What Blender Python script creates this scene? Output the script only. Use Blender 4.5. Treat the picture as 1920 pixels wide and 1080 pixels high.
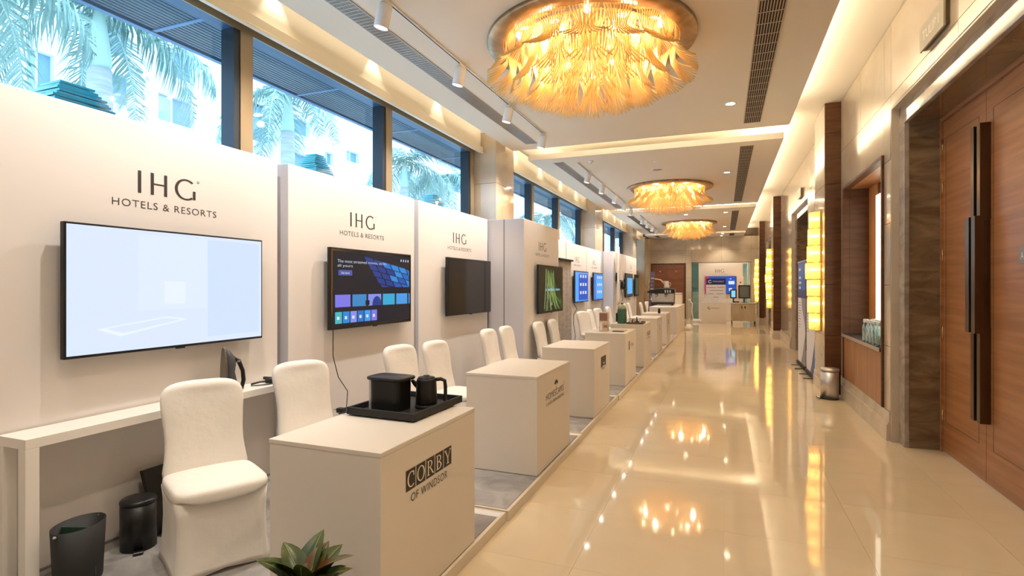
import bpy, math, random
from mathutils import Vector, Matrix
random.seed(7)
PI = math.pi
R = math.radians
scene = bpy.context.scene
for o in list(bpy.data.objects): bpy.data.objects.remove(o)
COL = scene.collection

# ------------------------------------------------------------------ camera, world, exposure
CAMZ = 1.6
cam_d = bpy.data.cameras.new('camera'); cam = bpy.data.objects.new('camera', cam_d); COL.objects.link(cam)
cam_d.sensor_width = 36; cam_d.lens = 19.125; cam_d.shift_y = -4/1920; cam_d.clip_end = 200; cam_d.clip_start = .05
cam.location = (0, 0, CAMZ); cam.rotation_euler = (R(90), 0, math.atan(397/1020))
scene.camera = cam
vs = scene.view_settings
vs.view_transform = 'Standard'; vs.look = 'None'; vs.gamma = 1; vs.use_curve_mapping = False
vs.exposure = 0.8
world = bpy.data.worlds.new('sky'); scene.world = world; world.use_nodes = True
wn = world.node_tree.nodes; wl = world.node_tree.links
bg = wn['Background']; bg.inputs[0].default_value = (.60, .80, 1, 1); bg.inputs[1].default_value = 2.7

WARM = (1, .85, .66); NEUT = (1, .925, .85); COVE = (1, .86, .66)
P_TRACK = 30; P_DOWN = 60; P_CHAND = 6.5; P_SCALLOP = 5.0
S_COVE = 22.0; S_SLOT = 16.0

def lamp(name, kind, loc, power, color, parent=None, size=.05, spot=None, blend=.6, target=None, sx=None):
    d = bpy.data.lights.new(name, kind); d.energy = power; d.color = color
    if kind in ('POINT', 'SPOT'): d.shadow_soft_size = size
    if kind == 'SPOT': d.spot_size = R(spot); d.spot_blend = blend
    o = bpy.data.objects.new(name, d); COL.objects.link(o); o.location = loc
    if target is not None:
        v = Vector(target) - Vector(loc); o.rotation_euler = v.to_track_quat('-Z', 'Y').to_euler()
    if parent: o.parent = parent
    return o

# ------------------------------------------------------------------ materials
MATS = {}
def base_mat(name):
    m = bpy.data.materials.new(name); m.use_nodes = True; MATS[name] = m
    return m, m.node_tree.nodes, m.node_tree.links, m.node_tree.nodes['Principled BSDF']
def pm(name, col, rough=.5, metal=0, spec=.5, coat=0, emit=None, es=0, trans=0, alpha=1, ior=1.45):
    m, n, l, b = base_mat(name)
    b.inputs['Base Color'].default_value = (*col, 1); b.inputs['Roughness'].default_value = rough
    b.inputs['Metallic'].default_value = metal; b.inputs['Specular IOR Level'].default_value = spec
    b.inputs['Coat Weight'].default_value = coat; b.inputs['Transmission Weight'].default_value = trans
    b.inputs['Alpha'].default_value = alpha; b.inputs['IOR'].default_value = ior
    if emit: b.inputs['Emission Color'].default_value = (*emit, 1); b.inputs['Emission Strength'].default_value = es
    return m
def noisy(name, c1, c2, scale=(1, 1, 1), nscale=4, detail=6, rough=.4, bump=0, bscale=None, spec=.5, metal=0, distortion=0, lo=.35, hi=.65, coat=0, piece=0):
    m, n, l, b = base_mat(name)
    tc = n.new('ShaderNodeTexCoord'); mp = n.new('ShaderNodeMapping'); mp.inputs['Scale'].default_value = scale
    nz = n.new('ShaderNodeTexNoise'); nz.inputs['Scale'].default_value = nscale; nz.inputs['Detail'].default_value = detail
    nz.inputs['Distortion'].default_value = distortion
    cr = n.new('ShaderNodeValToRGB'); cr.color_ramp.elements[0].position = lo; cr.color_ramp.elements[1].position = hi
    cr.color_ramp.elements[0].color = (*c1, 1); cr.color_ramp.elements[1].color = (*c2, 1)
    l.new(tc.outputs['Object'], mp.inputs[0]); l.new(mp.outputs[0], nz.inputs['Vector']); l.new(nz.outputs['Fac'], cr.inputs[0])
    out = cr.outputs[0]
    if piece:   # each slab / tile a little lighter or darker
        oi = n.new('ShaderNodeObjectInfo'); mr = n.new('ShaderNodeMapRange')
        mr.inputs['To Min'].default_value = 1-piece; mr.inputs['To Max'].default_value = 1+piece
        l.new(oi.outputs['Random'], mr.inputs['Value'])
        hs = n.new('ShaderNodeHueSaturation'); l.new(out, hs.inputs['Color']); l.new(mr.outputs[0], hs.inputs['Value'])
        out = hs.outputs[0]
    l.new(out, b.inputs['Base Color'])
    b.inputs['Roughness'].default_value = rough; b.inputs['Specular IOR Level'].default_value = spec
    b.inputs['Metallic'].default_value = metal; b.inputs['Coat Weight'].default_value = coat; b.inputs['Coat Roughness'].default_value = .05
    if bump:
        bn = n.new('ShaderNodeBump'); bn.inputs['Strength'].default_value = bump; bn.inputs['Distance'].default_value = .01
        n2 = n.new('ShaderNodeTexNoise'); n2.inputs['Scale'].default_value = bscale or nscale*3; n2.inputs['Detail'].default_value = 4
        l.new(mp.outputs[0], n2.inputs['Vector']); l.new(n2.outputs['Fac'], bn.inputs['Height']); l.new(bn.outputs[0], b.inputs['Normal'])
    return m
def glow(name, col, s): return pm(name, (0, 0, 0), .5, emit=col, es=s)
def glassy(name, tint, gl=.25, rough=.03, fres=True):
    m = bpy.data.materials.new(name); m.use_nodes = True; MATS[name] = m
    n = m.node_tree.nodes; l = m.node_tree.links; n.remove(n['Principled BSDF'])
    t = n.new('ShaderNodeBsdfTransparent'); t.inputs[0].default_value = (*tint, 1)
    g = n.new('ShaderNodeBsdfGlossy'); g.inputs['Roughness'].default_value = rough
    mx = n.new('ShaderNodeMixShader'); fr = n.new('ShaderNodeLayerWeight'); fr.inputs[0].default_value = .5
    if fres:   # Schlick reflectance of a thin pane, the same from both sides
        pw = n.new('ShaderNodeMath'); pw.operation = 'POWER'; pw.inputs[1].default_value = 5; l.new(fr.outputs['Facing'], pw.inputs[0])
        ad = n.new('ShaderNodeMath'); ad.operation = 'MULTIPLY_ADD'; ad.inputs[1].default_value = .9; ad.inputs[2].default_value = .05+gl; ad.use_clamp = True; l.new(pw.outputs[0], ad.inputs[0]); l.new(ad.outputs[0], mx.inputs[0])
    else: mx.inputs[0].default_value = gl
    l.new(t.outputs[0], mx.inputs[1]); l.new(g.outputs[0], mx.inputs[2]); l.new(mx.outputs[0], n['Material Output'].inputs[0])
    return m

ceil_m = pm('ceiling_paint', (.75, .68, .57), .85)
cove_m = pm('cove_paint', (.84, .78, .66), .8)
panel_m = pm('panel_white', (.80, .75, .71), .55)
panel_side_tint = pm('panel_edge_window_light', (.66, .65, .70), .6)  # lavender cast of the window light, put into the end-face colour
counter_m = pm('counter_white', (.77, .70, .61), .5)
tab_m = pm('table_white', (.85, .81, .75), .4)
fabric = noisy('chair_fabric', (.80, .75, .68), (.84, .79, .72), nscale=3, rough=.75, bump=.7, bscale=7, spec=.2)
fabric_g = noisy('grey_fabric', (.42, .38, .35), (.52, .48, .44), nscale=3, scale=(1, 1, 6), rough=.8)
carpet = noisy('grey_carpet', (.27, .25, .24), (.42, .40, .38), nscale=3.5, detail=10, rough=.9, bump=.3, bscale=90, distortion=1.2)
plat_m = pm('platform_edge', (.72, .63, .50), .4)
stone = noisy('cream_stone', (.52, .42, .30), (.60, .50, .38), nscale=1.6, detail=8, rough=.13, spec=.6, distortion=.6, piece=.06, coat=.4)
stone_b = noisy('cream_stone_base', (.56, .46, .34), (.64, .54, .42), nscale=3, detail=8, rough=.2, spec=.5)
grout = pm('dark_joint', (.10, .07, .045), .8)
floor_m = noisy('polished_marble_floor', (.73, .60, .41), (.78, .65, .45), nscale=1.3, detail=9, rough=.055, spec=.6, distortion=.8, piece=.02)
brown_marble = noisy('brown_marble', (.12, .072, .036), (.27, .185, .105), scale=(1, 1, 3.0), nscale=2.3, detail=12, rough=.12, spec=.6, distortion=1.6, lo=.3, hi=.72, coat=.5)
grey_marble = noisy('grey_marble', (.30, .24, .19), (.46, .39, .32), scale=(1, 1, 2), nscale=3, detail=10, rough=.08, spec=.8, distortion=1.2, coat=.6)
wood_door = noisy('teak_door', (.31, .125, .045), (.42, .185, .075), scale=(1, .35, 7), nscale=3, detail=8, rough=.33, spec=.45, distortion=.4)
wood_dark = noisy('dark_walnut', (.085, .032, .012), (.135, .052, .020), scale=(1, .4, 6), nscale=3, detail=8, rough=.4, spec=.35, distortion=.3)
wood_mid = noisy('niche_wood', (.30, .13, .05), (.42, .19, .08), scale=(1, 5, .6), nscale=2.5, detail=8, rough=.35, distortion=.4)
wood_amber = noisy('amber_wood', (.55, .22, .06), (.66, .28, .08), scale=(1, 1, .6), nscale=2.5, rough=.4)  # amber-coloured wood of the niche strip
bronze = noisy('dark_bronze', (.10, .065, .035), (.14, .09, .05), scale=(1, 1, .3), nscale=8, rough=.28, metal=.9, spec=.5)
brass = noisy('brushed_brass', (.52, .36, .17), (.66, .48, .26), scale=(1, 1, 1), nscale=2.2, detail=9, rough=.22, metal=.95, distortion=1.5)
steel = pm('brushed_steel', (.62, .58, .54), .36, .95)
mirror = pm('polished_disc', (.75, .62, .48), .12, .9)
chrome = pm('chrome', (.8, .8, .8), .08, 1)
black = pm('black_plastic', (.012, .011, .011), .35)
blackm = pm('black_matte', (.018, .017, .017), .6)
dgrey = pm('dark_grey', (.06, .06, .065), .5)
mgrey = pm('mid_grey', (.25, .24, .24), .5)
white = pm('white_paint', (.82, .80, .78), .4)
screen_off = pm('screen_off', (.015, .012, .010), .12, spec=.6)
frame_dark = pm('window_frame_slate', (.035, .042, .052), .35, .3)
frame_blue = pm('window_head_blue', (.035, .10, .21), .4)
frame_tan = pm('window_frame_tan', (.36, .27, .16), .35, .3)
trim_m = pm('curtain_box_cream', (.80, .73, .58), .5)
grille = pm('grille_metal', (.42, .36, .30), .4, .4)
dark = pm('dark_void', (.02, .016, .013), .8)
ink = pm('black_lettering', (.045, .035, .03), .6)
inkg = pm('grey_lettering', (.28, .24, .21), .6)
cream_ink = pm('cream_lettering', (.86, .76, .60), .6)
glass = glassy('window_glass', (.80, .92, 1.0), .0)
glass_g = glassy('green_glass', (.74, .84, .76), .05)
glass_b = glassy('bottle_glass', (.80, .86, .84), .12)
soffit_m = pm('eave_slats', (.10, .12, .15), .5)
fac_m = pm('facade_render', (.93, .93, .92), .8)
fac_glass = pm('facade_glazing', (.22, .36, .55), .3, spec=.2)
fac_cur = pm('facade_curtain', (.40, .52, .66), .8)
leaf_p = noisy('palm_leaf', (.08, .20, .16), (.42, .55, .46), nscale=.8, rough=.5)
shaft_m = pm('palm_crownshaft', (.52, .66, .55), .5)
trunk_m = noisy('palm_trunk', (.48, .45, .43), (.62, .60, .58), scale=(1, 1, 9), nscale=2, rough=.8)
teal = pm('teal_glass', (.03, .34, .36), .08, spec=.8, coat=1)
leaf_c = noisy('croton_leaf', (.020, .050, .012), (.10, .12, .02), nscale=7, rough=.32, distortion=1)
leaf_r = noisy('croton_leaf_red', (.12, .045, .015), (.10, .12, .02), nscale=6, rough=.35, distortion=1)
vein = pm('leaf_vein', (.30, .32, .10), .4)
pot_m = pm('plant_pot', (.12, .06, .035), .5)
green_c = pm('green_canister', (.05, .15, .10), .35)
blue_p = pm('banner_blue', (.035, .13, .42), .4)
navy = pm('banner_navy', (.02, .035, .16), .4)
crim = pm('crimson_board', (.50, .02, .10), .4)
wht_p = pm('banner_white', (.78, .76, .78), .45)
gry_p = pm('banner_grey', (.28, .27, .30), .5)
card = pm('printed_card', (.62, .48, .36), .6)
gold = pm('gold_tube', (.75, .50, .18), .2, 1)
bulb_m = glow('bulb_glow', (1, .78, .46), 24); sbulb_m = glow('sconce_bulb_glow', (1, .74, .38), 20)
lens_m = glow('spot_lens', (1, .93, .82), 30)
down_m = glow('downlight_lens', (1, .86, .62), 16)
cove_l = glow('led_strip_glow', COVE, S_COVE)
slot_l = glow('slot_strip_glow', COVE, S_SLOT)
lightbox = glow('backlit_panel', (1, .93, .72), 1.6)
# amber rods of the chandeliers and the sconces: translucent glass
def amber(name, c, tr=.55, gl=.22, tp=.1):
    m = bpy.data.materials.new(name); m.use_nodes = True; MATS[name] = m
    n = m.node_tree.nodes; l = m.node_tree.links; n.remove(n['Principled BSDF'])
    t = n.new('ShaderNodeBsdfTranslucent'); t.inputs[0].default_value = (*c, 1)
    d = n.new('ShaderNodeBsdfDiffuse'); d.inputs[0].default_value = (*c, 1)
    g = n.new('ShaderNodeBsdfGlossy'); g.inputs[0].default_value = (1, .80, .45, 1); g.inputs[1].default_value = .15
    p = n.new('ShaderNodeBsdfTransparent'); p.inputs[0].default_value = (1, .85, .5, 1)
    a = n.new('ShaderNodeMixShader'); a.inputs[0].default_value = tr; l.new(d.outputs[0], a.inputs[1]); l.new(t.outputs[0], a.inputs[2])
    b = n.new('ShaderNodeMixShader'); b.inputs[0].default_value = gl; l.new(a.outputs[0], b.inputs[1]); l.new(g.outputs[0], b.inputs[2])
    e = n.new('ShaderNodeMixShader'); e.inputs[0].default_value = tp; l.new(b.outputs[0], e.inputs[1]); l.new(p.outputs[0], e.inputs[2])
    l.new(e.outputs[0], n['Material Output'].inputs[0]); return m
amber_m = amber('amber_rods', (1, .77, .38), .5, .15, .05)
sconce_m = amber('sconce_rods', (1, .74, .32), .65, .10, .10)

# ------------------------------------------------------------------ mesh builder
class MB:
    def __init__(s): s.v = []; s.f = []; s.mi = []; s.sm = []; s.mats = []
    def m(s, mat):
        if mat not in s.mats: s.mats.append(mat)
        return s.mats.index(mat)
    def add(s, verts, faces, mat, smooth=False):
        k = len(s.v); i = s.m(mat); s.v += [tuple(v) for v in verts]
        for f in faces: s.f.append([k+a for a in f]); s.mi.append(i); s.sm.append(smooth)
    def box(s, x0, x1, y0, y1, z0, z1, mat, M=None):
        vs_ = [Vector((x, y, z)) for z in (z0, z1) for y in (y0, y1) for x in (x0, x1)]
        if M: vs_ = [M @ v for v in vs_]
        s.add(vs_, [(0, 2, 3, 1), (4, 5, 7, 6), (0, 1, 5, 4), (2, 6, 7, 3), (0, 4, 6, 2), (1, 3, 7, 5)], mat); return s
    def loft(s, rings, mat, cap=True, smooth=True, closed=True):
        n = len(rings[0]); vs_ = [p for r in rings for p in r]; fs = []
        for i in range(len(rings)-1):
            for j in range(n if closed else n-1):
                a = i*n+j; b = i*n+(j+1) % n; fs.append((a, b, b+n, a+n))
        if cap: fs.append(tuple(range(n-1, -1, -1))); fs.append(tuple((len(rings)-1)*n+j for j in range(n)))
        s.add(vs_, fs, mat, smooth); return s
    def lathe(s, prof, mat, c=(0, 0, 0), seg=24, smooth=True, M=None, sx=1, sy=1, cap=True):
        rings = []
        for r, z in prof:
            ring = [Vector((c[0]+sx*r*math.cos(2*PI*k/seg), c[1]+sy*r*math.sin(2*PI*k/seg), c[2]+z)) for k in range(seg)]
            rings.append([M @ p for p in ring] if M else ring)
        return s.loft(rings, mat, cap, smooth)
    def tube(s, pts, r, mat, seg=8, smooth=True, closed=False):
        pts = [Vector(p) for p in pts]; rings = []
        rr = r if isinstance(r, (list, tuple)) else [r]*len(pts)
        up = None
        for i, p in enumerate(pts):
            t = (pts[min(i+1, len(pts)-1)]-pts[max(i-1, 0)]).normalized()
            if up is None: up = t.orthogonal().normalized()
            u = (up - t*up.dot(t)).normalized() if (up - t*up.dot(t)).length > 1e-4 else t.orthogonal().normalized()
            up = u; w = t.cross(u)
            rings.append([p+(u*math.cos(2*PI*k/seg)+w*math.sin(2*PI*k/seg))*rr[i] for k in range(seg)])
        return s.loft(rings, mat, True, smooth)
    def cyl(s, a, b, r, mat, seg=16, smooth=True): return s.tube([a, b], r, mat, seg, smooth)
    def quad(s, F, a0, a1, b0, b1, mat, h=.001):
        s.add([F(a0, b0, h), F(a1, b0, h), F(a1, b1, h), F(a0, b1, h)], [(0, 1, 2, 3)], mat); return s
    def poly(s, F, pts, mat, h=.001):
        s.add([F(a, b, h) for a, b in pts], [tuple(range(len(pts)))], mat); return s
    def build(s, name, parent=None, bevel=0, loc=None):
        me = bpy.data.meshes.new(name); me.from_pydata(s.v, [], s.f)
        for m_ in s.mats: me.materials.append(m_)
        me.polygons.foreach_set('material_index', s.mi); me.polygons.foreach_set('use_smooth', s.sm); me.update()
        o = bpy.data.objects.new(name, me); COL.objects.link(o)
        if parent: o.parent = parent
        if loc: o.location = loc
        if bevel:
            b = o.modifiers.new('bevel', 'BEVEL'); b.width = bevel; b.segments = 2; b.limit_method = 'ANGLE'
        return o
def tag(o, label=None, cat=None, group=None, kind=None):
    if label: o['label'] = label
    if cat: o['category'] = cat
    if group: o['group'] = group
    if kind: o['kind'] = kind
    return o
def thing(name, loc, label, cat, group=None, rz=0, kind=None):
    o = bpy.data.objects.new(name, None); COL.objects.link(o); o.location = loc; o.rotation_euler = (0, 0, rz); o.empty_display_size = .1
    return tag(o, label, cat, group, kind)
def struct(name, label=None):
    o = bpy.data.objects.new(name, None); COL.objects.link(o); o['kind'] = 'structure'
    if label: o['label'] = label
    return o
def bx(name, x0, x1, y0, y1, z0, z1, mat, parent=None, bevel=0):
    return MB().box(x0, x1, y0, y1, z0, z1, mat).build(name, parent, bevel)
def copy_tree(o, parent=None):
    c = o.copy(); COL.objects.link(c)
    if parent: c.parent = parent
    for ch in list(o.children): copy_tree(ch, c)
    return c
# frames for print on vertical faces: F(a, b, h) -> point
def faceX(x, sign=1):   # face looking +X (sign 1: a runs +Y) or -X (a runs -Y)
    return lambda a, b, h: Vector((x+sign*h, a*sign if sign == 1 else -a, b))
def faceYn(y): return lambda a, b, h: Vector((a, y-h, b))

DG = None
def text(name, body, F, a0, a1, b0, b1, mat, parent, h=.0012, space=1.0, thin=0.0):
    cu = bpy.data.curves.new('t', 'FONT'); cu.body = body; cu.space_character = space; cu.offset = thin; cu.resolution_u = 3
    t = bpy.data.objects.new('t', cu); COL.objects.link(t)
    dg = bpy.context.evaluated_depsgraph_get(); dg.update()
    me = bpy.data.meshes.new_from_object(t.evaluated_get(dg)); bpy.data.objects.remove(t)
    xs = [v.co.x for v in me.vertices]; ys = [v.co.y for v in me.vertices]
    x0, x1, y0, y1 = min(xs), max(xs), min(ys), max(ys)
    for v in me.vertices:
        v.co = F(a0+(v.co.x-x0)/(x1-x0)*(a1-a0), b0+(v.co.y-y0)/(y1-y0)*(b1-b0), h)
    me.materials.clear(); me.materials.append(mat); me.name = name
    o = bpy.data.objects.new(name, me); COL.objects.link(o); o.parent = parent
    return o
def arc(mb, F, cx, cy, rx, ry, a0, a1, tv, th, mat, h=.0012, n=28):
    # stroke along an ellipse; tv = thickness of the left/right sides, th = of the top/bottom
    P = []
    for i in range(n+1):
        a = R(a0+(a1-a0)*i/n); c, s_ = math.cos(a), math.sin(a)
        P.append(((cx+rx*c, cy+ry*s_), (cx+(rx-tv)*c, cy+(ry-th)*s_)))
    for i in range(n): mb.poly(F, [P[i][0], P[i+1][0], P[i+1][1], P[i][1]], mat, h)
def hotel_letters(F, a0, a1, b0, b1, parent, mat=ink):
    # thin three-letter mark: I H G
    w = a1-a0; H = b1-b0; t = .042*w+.004
    MB().quad(F, a0, a0+t, b0, b1, mat, .0012).build('letter', parent); mb = MB()
    x = a0+.20*w
    mb.quad(F, x, x+t, b0, b1, mat, .0012); mb.quad(F, x+.27*w-t, x+.27*w, b0, b1, mat, .0012); mb.quad(F, x+t, x+.27*w-t, b0+.47*H, b0+.47*H+t*.45, mat, .0012)
    mb.build('letter', parent); mb = MB()
    cx, cy, rx, ry = a0+.80*w, b0+.5*H, .20*w, .515*H
    arc(mb, F, cx, cy, rx, ry, 48, 310, t, t*.55, mat)
    mb.quad(F, cx+rx*.64-t*.1, cx+rx*.64+t*.9, b0+.06*H, b0+.48*H, mat, .0012)
    o = mb.build('letter', parent); mb = MB(); arc(mb, F, a0+1.02*w, b1-.03*H, .02*w, .02*w, 0, 360, .007*w, .007*w, mat, n=12); mb.build('registered_mark', parent)
    return o

# ------------------------------------------------------------------ shell of the building
Y0, Y1 = -2.6, 27.6
CZ, UZ = 3.93, 4.30
fl = MB().box(-4.6, 2.6, Y0, 31.6, -.2, -.003, pm('floor_joint', (.50, .38, .25), .4)).build('floor'); fl['kind'] = 'structure'
fl['label'] = 'polished beige marble floor of the corridor'
xs = [-1.6, -.8, 0, .8, 1.6, 2.0]; tm = {}
j = 0
while Y0+j*.8 < 31:
    for i in range(5):
        w = xs[i+1]-xs[i]-.0015; key = round(w, 3)
        if key not in tm:
            tm[key] = MB().box(0, w, 0, .7985, -.012, 0, floor_m).build('floor_tile', fl); o = tm[key]
        else: o = bpy.data.objects.new('floor_tile', tm[key].data); COL.objects.link(o); o.parent = fl
        o.location = (xs[i], Y0+j*.8, 0)
    j += 1

def slabs(parent, plane, c, a_edges, z_edges, mat=stone, t=.028, gap=.005, name='stone_slab', skip=None):
    # plane 'x-': face looking -X at x=c, 'x+': looking +X, 'y-': looking -Y; a_edges along the wall
    for i in range(len(a_edges)-1):
        for k in range(len(z_edges)-1):
            a0, a1 = a_edges[i]+gap/2, a_edges[i+1]-gap/2; z0, z1 = z_edges[k]+gap/2, z_edges[k+1]-gap/2
            if skip and skip(a0, a1, z0, z1): continue
            if plane == 'x-': bx(name, c, c+t, a0, a1, z0, z1, mat, parent)
            elif plane == 'x+': bx(name, c-t, c, a0, a1, z0, z1, mat, parent)
            elif plane == 'y-': bx(name, a0, a1, c, c+t, z0, z1, mat, parent)
            else: bx(name, a0, a1, c-t, c, z0, z1, mat, parent)
ZC = [.30, .97, 1.61, 2.25, 2.90, 3.55, 4.295]
def holes(mb, x0, x1, ya, yb, za, zb, rects, mat, axis='x'):
    ys = sorted({ya, yb, *[r[0] for r in rects], *[r[1] for r in rects]}); zs = sorted({za, zb, *[r[2] for r in rects], *[r[3] for r in rects]})
    for i in range(len(ys)-1):
        for k in range(len(zs)-1):
            cy, cz = (ys[i]+ys[i+1])/2, (zs[k]+zs[k+1])/2
            if any(r[0] < cy < r[1] and r[2] < cz < r[3] for r in rects): continue
            if axis == 'x': mb.box(x0, x1, ys[i], ys[i+1], zs[k], zs[k+1], mat)
            else: mb.box(ys[i], ys[i+1], x0, x1, zs[k], zs[k+1], mat)
    return mb
# ---- right wall
WX = 1.6
D1 = (3.4, 6.61); D2 = (12.55, 15.42); D3 = (21.6, 24.3); NI = (6.87, 8.94)
wr = holes(MB(), WX+.03, WX+.12, Y0, Y1, 0, UZ, [(D1[0], D1[1], 0, 3.41), (D2[0], D2[1], 0, 3.41), (D3[0], D3[1], 0, 3.41), (NI[0], NI[1], .30, 3.0)], grout).build('wall_right')
wr['kind'] = 'structure'; wr['label'] = 'cream stone wall with dark joints on the right of the corridor'
top = [3.55, UZ-.005]
slabs(wr, 'x-', WX, [Y0, -.6, .6, 2.0, 3.4], ZC)
slabs(wr, 'x-', WX, [3.4, 4.9, 6.61], top)
slabs(wr, 'x-', WX, [3.4, 4.9, 6.61], [3.415, 3.55])
slabs(wr, 'x-', WX, [6.61, 6.87], ZC)
slabs(wr, 'x-', WX, [6.87, 7.95, 8.94], [3.0, 3.55, UZ-.005])
slabs(wr, 'x-', WX, [8.94, 9.16], ZC)
slabs(wr, 'x-', WX, [10.1, 11.3, 12.55], ZC)
slabs(wr, 'x-', WX, [12.55, 14, 15.42], [3.415, 3.55, UZ-.005])
slabs(wr, 'x-', WX, [15.42, 16.8, 18.15], ZC)
slabs(wr, 'x-', WX, [19.1, 20.3, 21.6], ZC)
slabs(wr, 'x-', WX, [21.6, 23, 24.3], [3.415, 3.55, UZ-.005])
slabs(wr, 'x-', WX, [24.3, 25.0], ZC); slabs(wr, 'x-', WX, [25.8, 27.6], ZC)
# stone returns at the first door opening (edge of the wall seen from the corridor)
# baseboards: two steps
bb = MB()
for a, b in ((Y0, 3.4), (6.64, 9.16), (10.1, 12.5), (15.5, 18.15), (19.1, 21.55), (24.35, 25.0), (25.8, 27.6)):
    bb.box(WX-.035, WX+.04, a, b, 0, .17, stone_b); bb.box(WX-.02, WX+.04, a, b, .17, .19, stone_b); bb.box(WX-.012, WX+.04, a, b, .19, .295, stone_b)
o = bb.build('baseboard_right', None, .003); o['kind'] = 'structure'; o['label'] = 'stepped cream stone baseboard along the right wall'

# ---- piers with dark wood ends
def pier(n, y0, y1, lab):
    p = MB().box(1.42, WX+.03, y0+.03, y1-.03, 0, UZ-.002, grout).build('pillar'); tag(p, lab, 'pillar', 'wood-faced piers on the right wall', 'structure')
    z = [.25, .87, 1.62, 2.37, 3.1, 3.85, UZ-.005]
    for k in range(6):
        bx('wood_panel', 1.392, WX-.001, y0, y0+.028, z[k]+.003, z[k+1]-.003, wood_dark, p)
        bx('stone_slab', 1.39, 1.418, y0+.03, y1, z[k]+.0025, z[k+1]-.0025, stone, p)
        bx('stone_slab', 1.392, WX-.001, y1-.028, y1, z[k]+.0025, z[k+1]-.0025, stone, p)
    b = MB().box(1.365, WX, y0-.02, y1+.02, 0, .16, stone_b).box(1.378, WX, y0-.01, y1+.01, .16, .25, stone_b).build('plinth', p, .003)
pier(1, 9.16, 10.1, 'nearest wood-faced stone pier, beside the steel pedal bin')
pier(2, 18.15, 19.1, 'middle wood-faced stone pier beyond the roll-up banners')
pier(3, 25.0, 25.8, 'far wood-faced stone pier behind the steel cart')

# ---- doors of the right wall
def door(name, y0, y1, lab, near=False):
    d = struct(name, lab)
    yf = y1-.18; yn = y0+.18; zt = 3.22
    f = MB()
    for (a, b) in ((yf, y1), (y0, yn)): f.box(1.665, 1.71, a, b, 0, 3.41, grey_marble)
    f.box(1.665, 1.71, yn, yf, zt, 3.41, grey_marble); f.build('door_frame', d, .006)
    f = MB()   # dark joint between wall and frame: return of the stone wall
    f.box(WX, 1.665, y1-.012, y1+.015, 0, 3.41, stone_b); f.box(WX, 1.665, y0-.015, y0+.012, 0, 3.41, stone_b); f.box(WX, 1.665, y0, y1, 3.40, 3.425, stone_b)
    f.build('stone_return', d)
    f = MB()
    f.box(1.71, 2.05, yf-.0, y1-.03, 0, 3.3, brown_marble); f.box(1.71, 2.05, y0+.03, yn, 0, 3.3, brown_marble); f.box(1.71, 2.05, yn, yf, zt, 3.3, brown_marble)
    f.build('marble_reveal', d)
    bx('door_jamb', 1.955, 2.04, yf-.035, yf, 0, zt, wood_door, d); bx('door_jamb', 1.955, 2.04, yn, yn+.035, 0, zt, wood_door, d)
    bx('door_head', 1.955, 2.04, yn+.035, yf-.035, zt-.04, zt, wood_door, d)
    mid = (yf+yn)/2 if not near else 5.475
    ns = yn if not near else 4.46
    if near: bx('side_panel', 1.97, 2.03, yn+.035, ns-.005, .01, zt-.04, wood_door, d)
    for (a, b, s) in ((mid+.003, yf-.037, 1), (ns+.003, mid-.003, -1)):
        lf = MB().box(1.972, 2.02, a, b, .012, zt-.045, wood_door).build('door_leaf', d, .002)
        # inner raised panel and its groove
        pa, pb = a+.115, b-.115
        if s > 0: pa, pb = a+.13, b-.07
        else: pa, pb = a+.07, b-.13
        g = MB()
        for q in ((pa-.004, pa), (pb, pb+.004)): g.box(1.9705, 1.9725, q[0], q[1], .30, zt-.22, wood_dark)
        for q in ((.296, .30), (zt-.22, zt-.216)): g.box(1.9705, 1.9725, pa-.004, pb+.004, q[0], q[1], wood_dark)
        g.build('inlay_line', lf)
        # stepped bronze pull: two end blocks, a proud grip between
        hy = a+.055 if s > 0 else b-.055
        h = MB().box(1.90, 1.972, hy-.03, hy+.03, 2.13, 2.90, bronze).box(1.90, 1.972, hy-.03, hy+.03, .50, 1.27, bronze).build('door_handle', lf, .002)
        h2 = MB().box(1.865, 1.925, hy-.036, hy+.036, 1.22, 2.16, bronze).box(1.90, 1.972, hy-.02, hy+.02, 1.27, 2.13, bronze).build('door_grip', lf, .002)
        hyy = yf-.037 if s > 0 else ns
        for z in (.35, 1.15, 1.9, 2.55, 2.95):
            if s > 0: MB().cyl((1.968, hyy+.002, z-.055), (1.968, hyy+.002, z+.055), .008, brass, 8).build('hinge', lf)
    return d
d1 = door('door_1', D1[0], D1[1], 'tall double wooden door with stepped bronze pulls in a marble frame, nearest on the right', True)
bx('door_sign', 1.962, 1.972, 4.83, 4.93, 1.76, 1.88, mgrey, d1, .002)
text('sign_marks', 'A', faceX(1.962, -1), -4.90, -4.86, 1.79, 1.84, white, d1)
door('door_2', D2[0], D2[1], 'wooden double door in a marble frame behind the roll-up banners')
door('door_3', D3[0], D3[1], 'distant wooden double door before the last pier')

# ---- service niche with wooden lining
n = struct('trim_1', 'wood-lined service niche with a dark counter in the right wall')
f = MB()
f.box(1.575, 1.66, NI[0], NI[0]+.035, .30, 3.0, wood_dark); f.box(1.575, 1.66, NI[1]-.035, NI[1], .30, 3.0, wood_dark); f.box(1.575, 1.66, NI[0]+.035, NI[1]-.035, 2.96, 3.0, wood_dark)
f.build('niche_frame', n, .003)
f = MB(); f.box(1.66, 1.92, NI[0]+.003, NI[0]+.035, .3, 3.0, wood_dark).box(1.66, 1.92, NI[1]-.035, NI[1]-.003, .3, 3.0, wood_dark).box(1.66, 1.92, NI[0], NI[1], 2.965, 3.0, wood_mid)
f.build('niche_lining', n)
f = MB(); f.box(1.91, 1.94, NI[0], NI[1], .3, 3.0, wood_dark); f.build('back_board', n)
bx('amber_strip', 1.895, 1.91, 8.50, NI[1]-.035, .95, 2.965, wood_amber, n)
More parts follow.
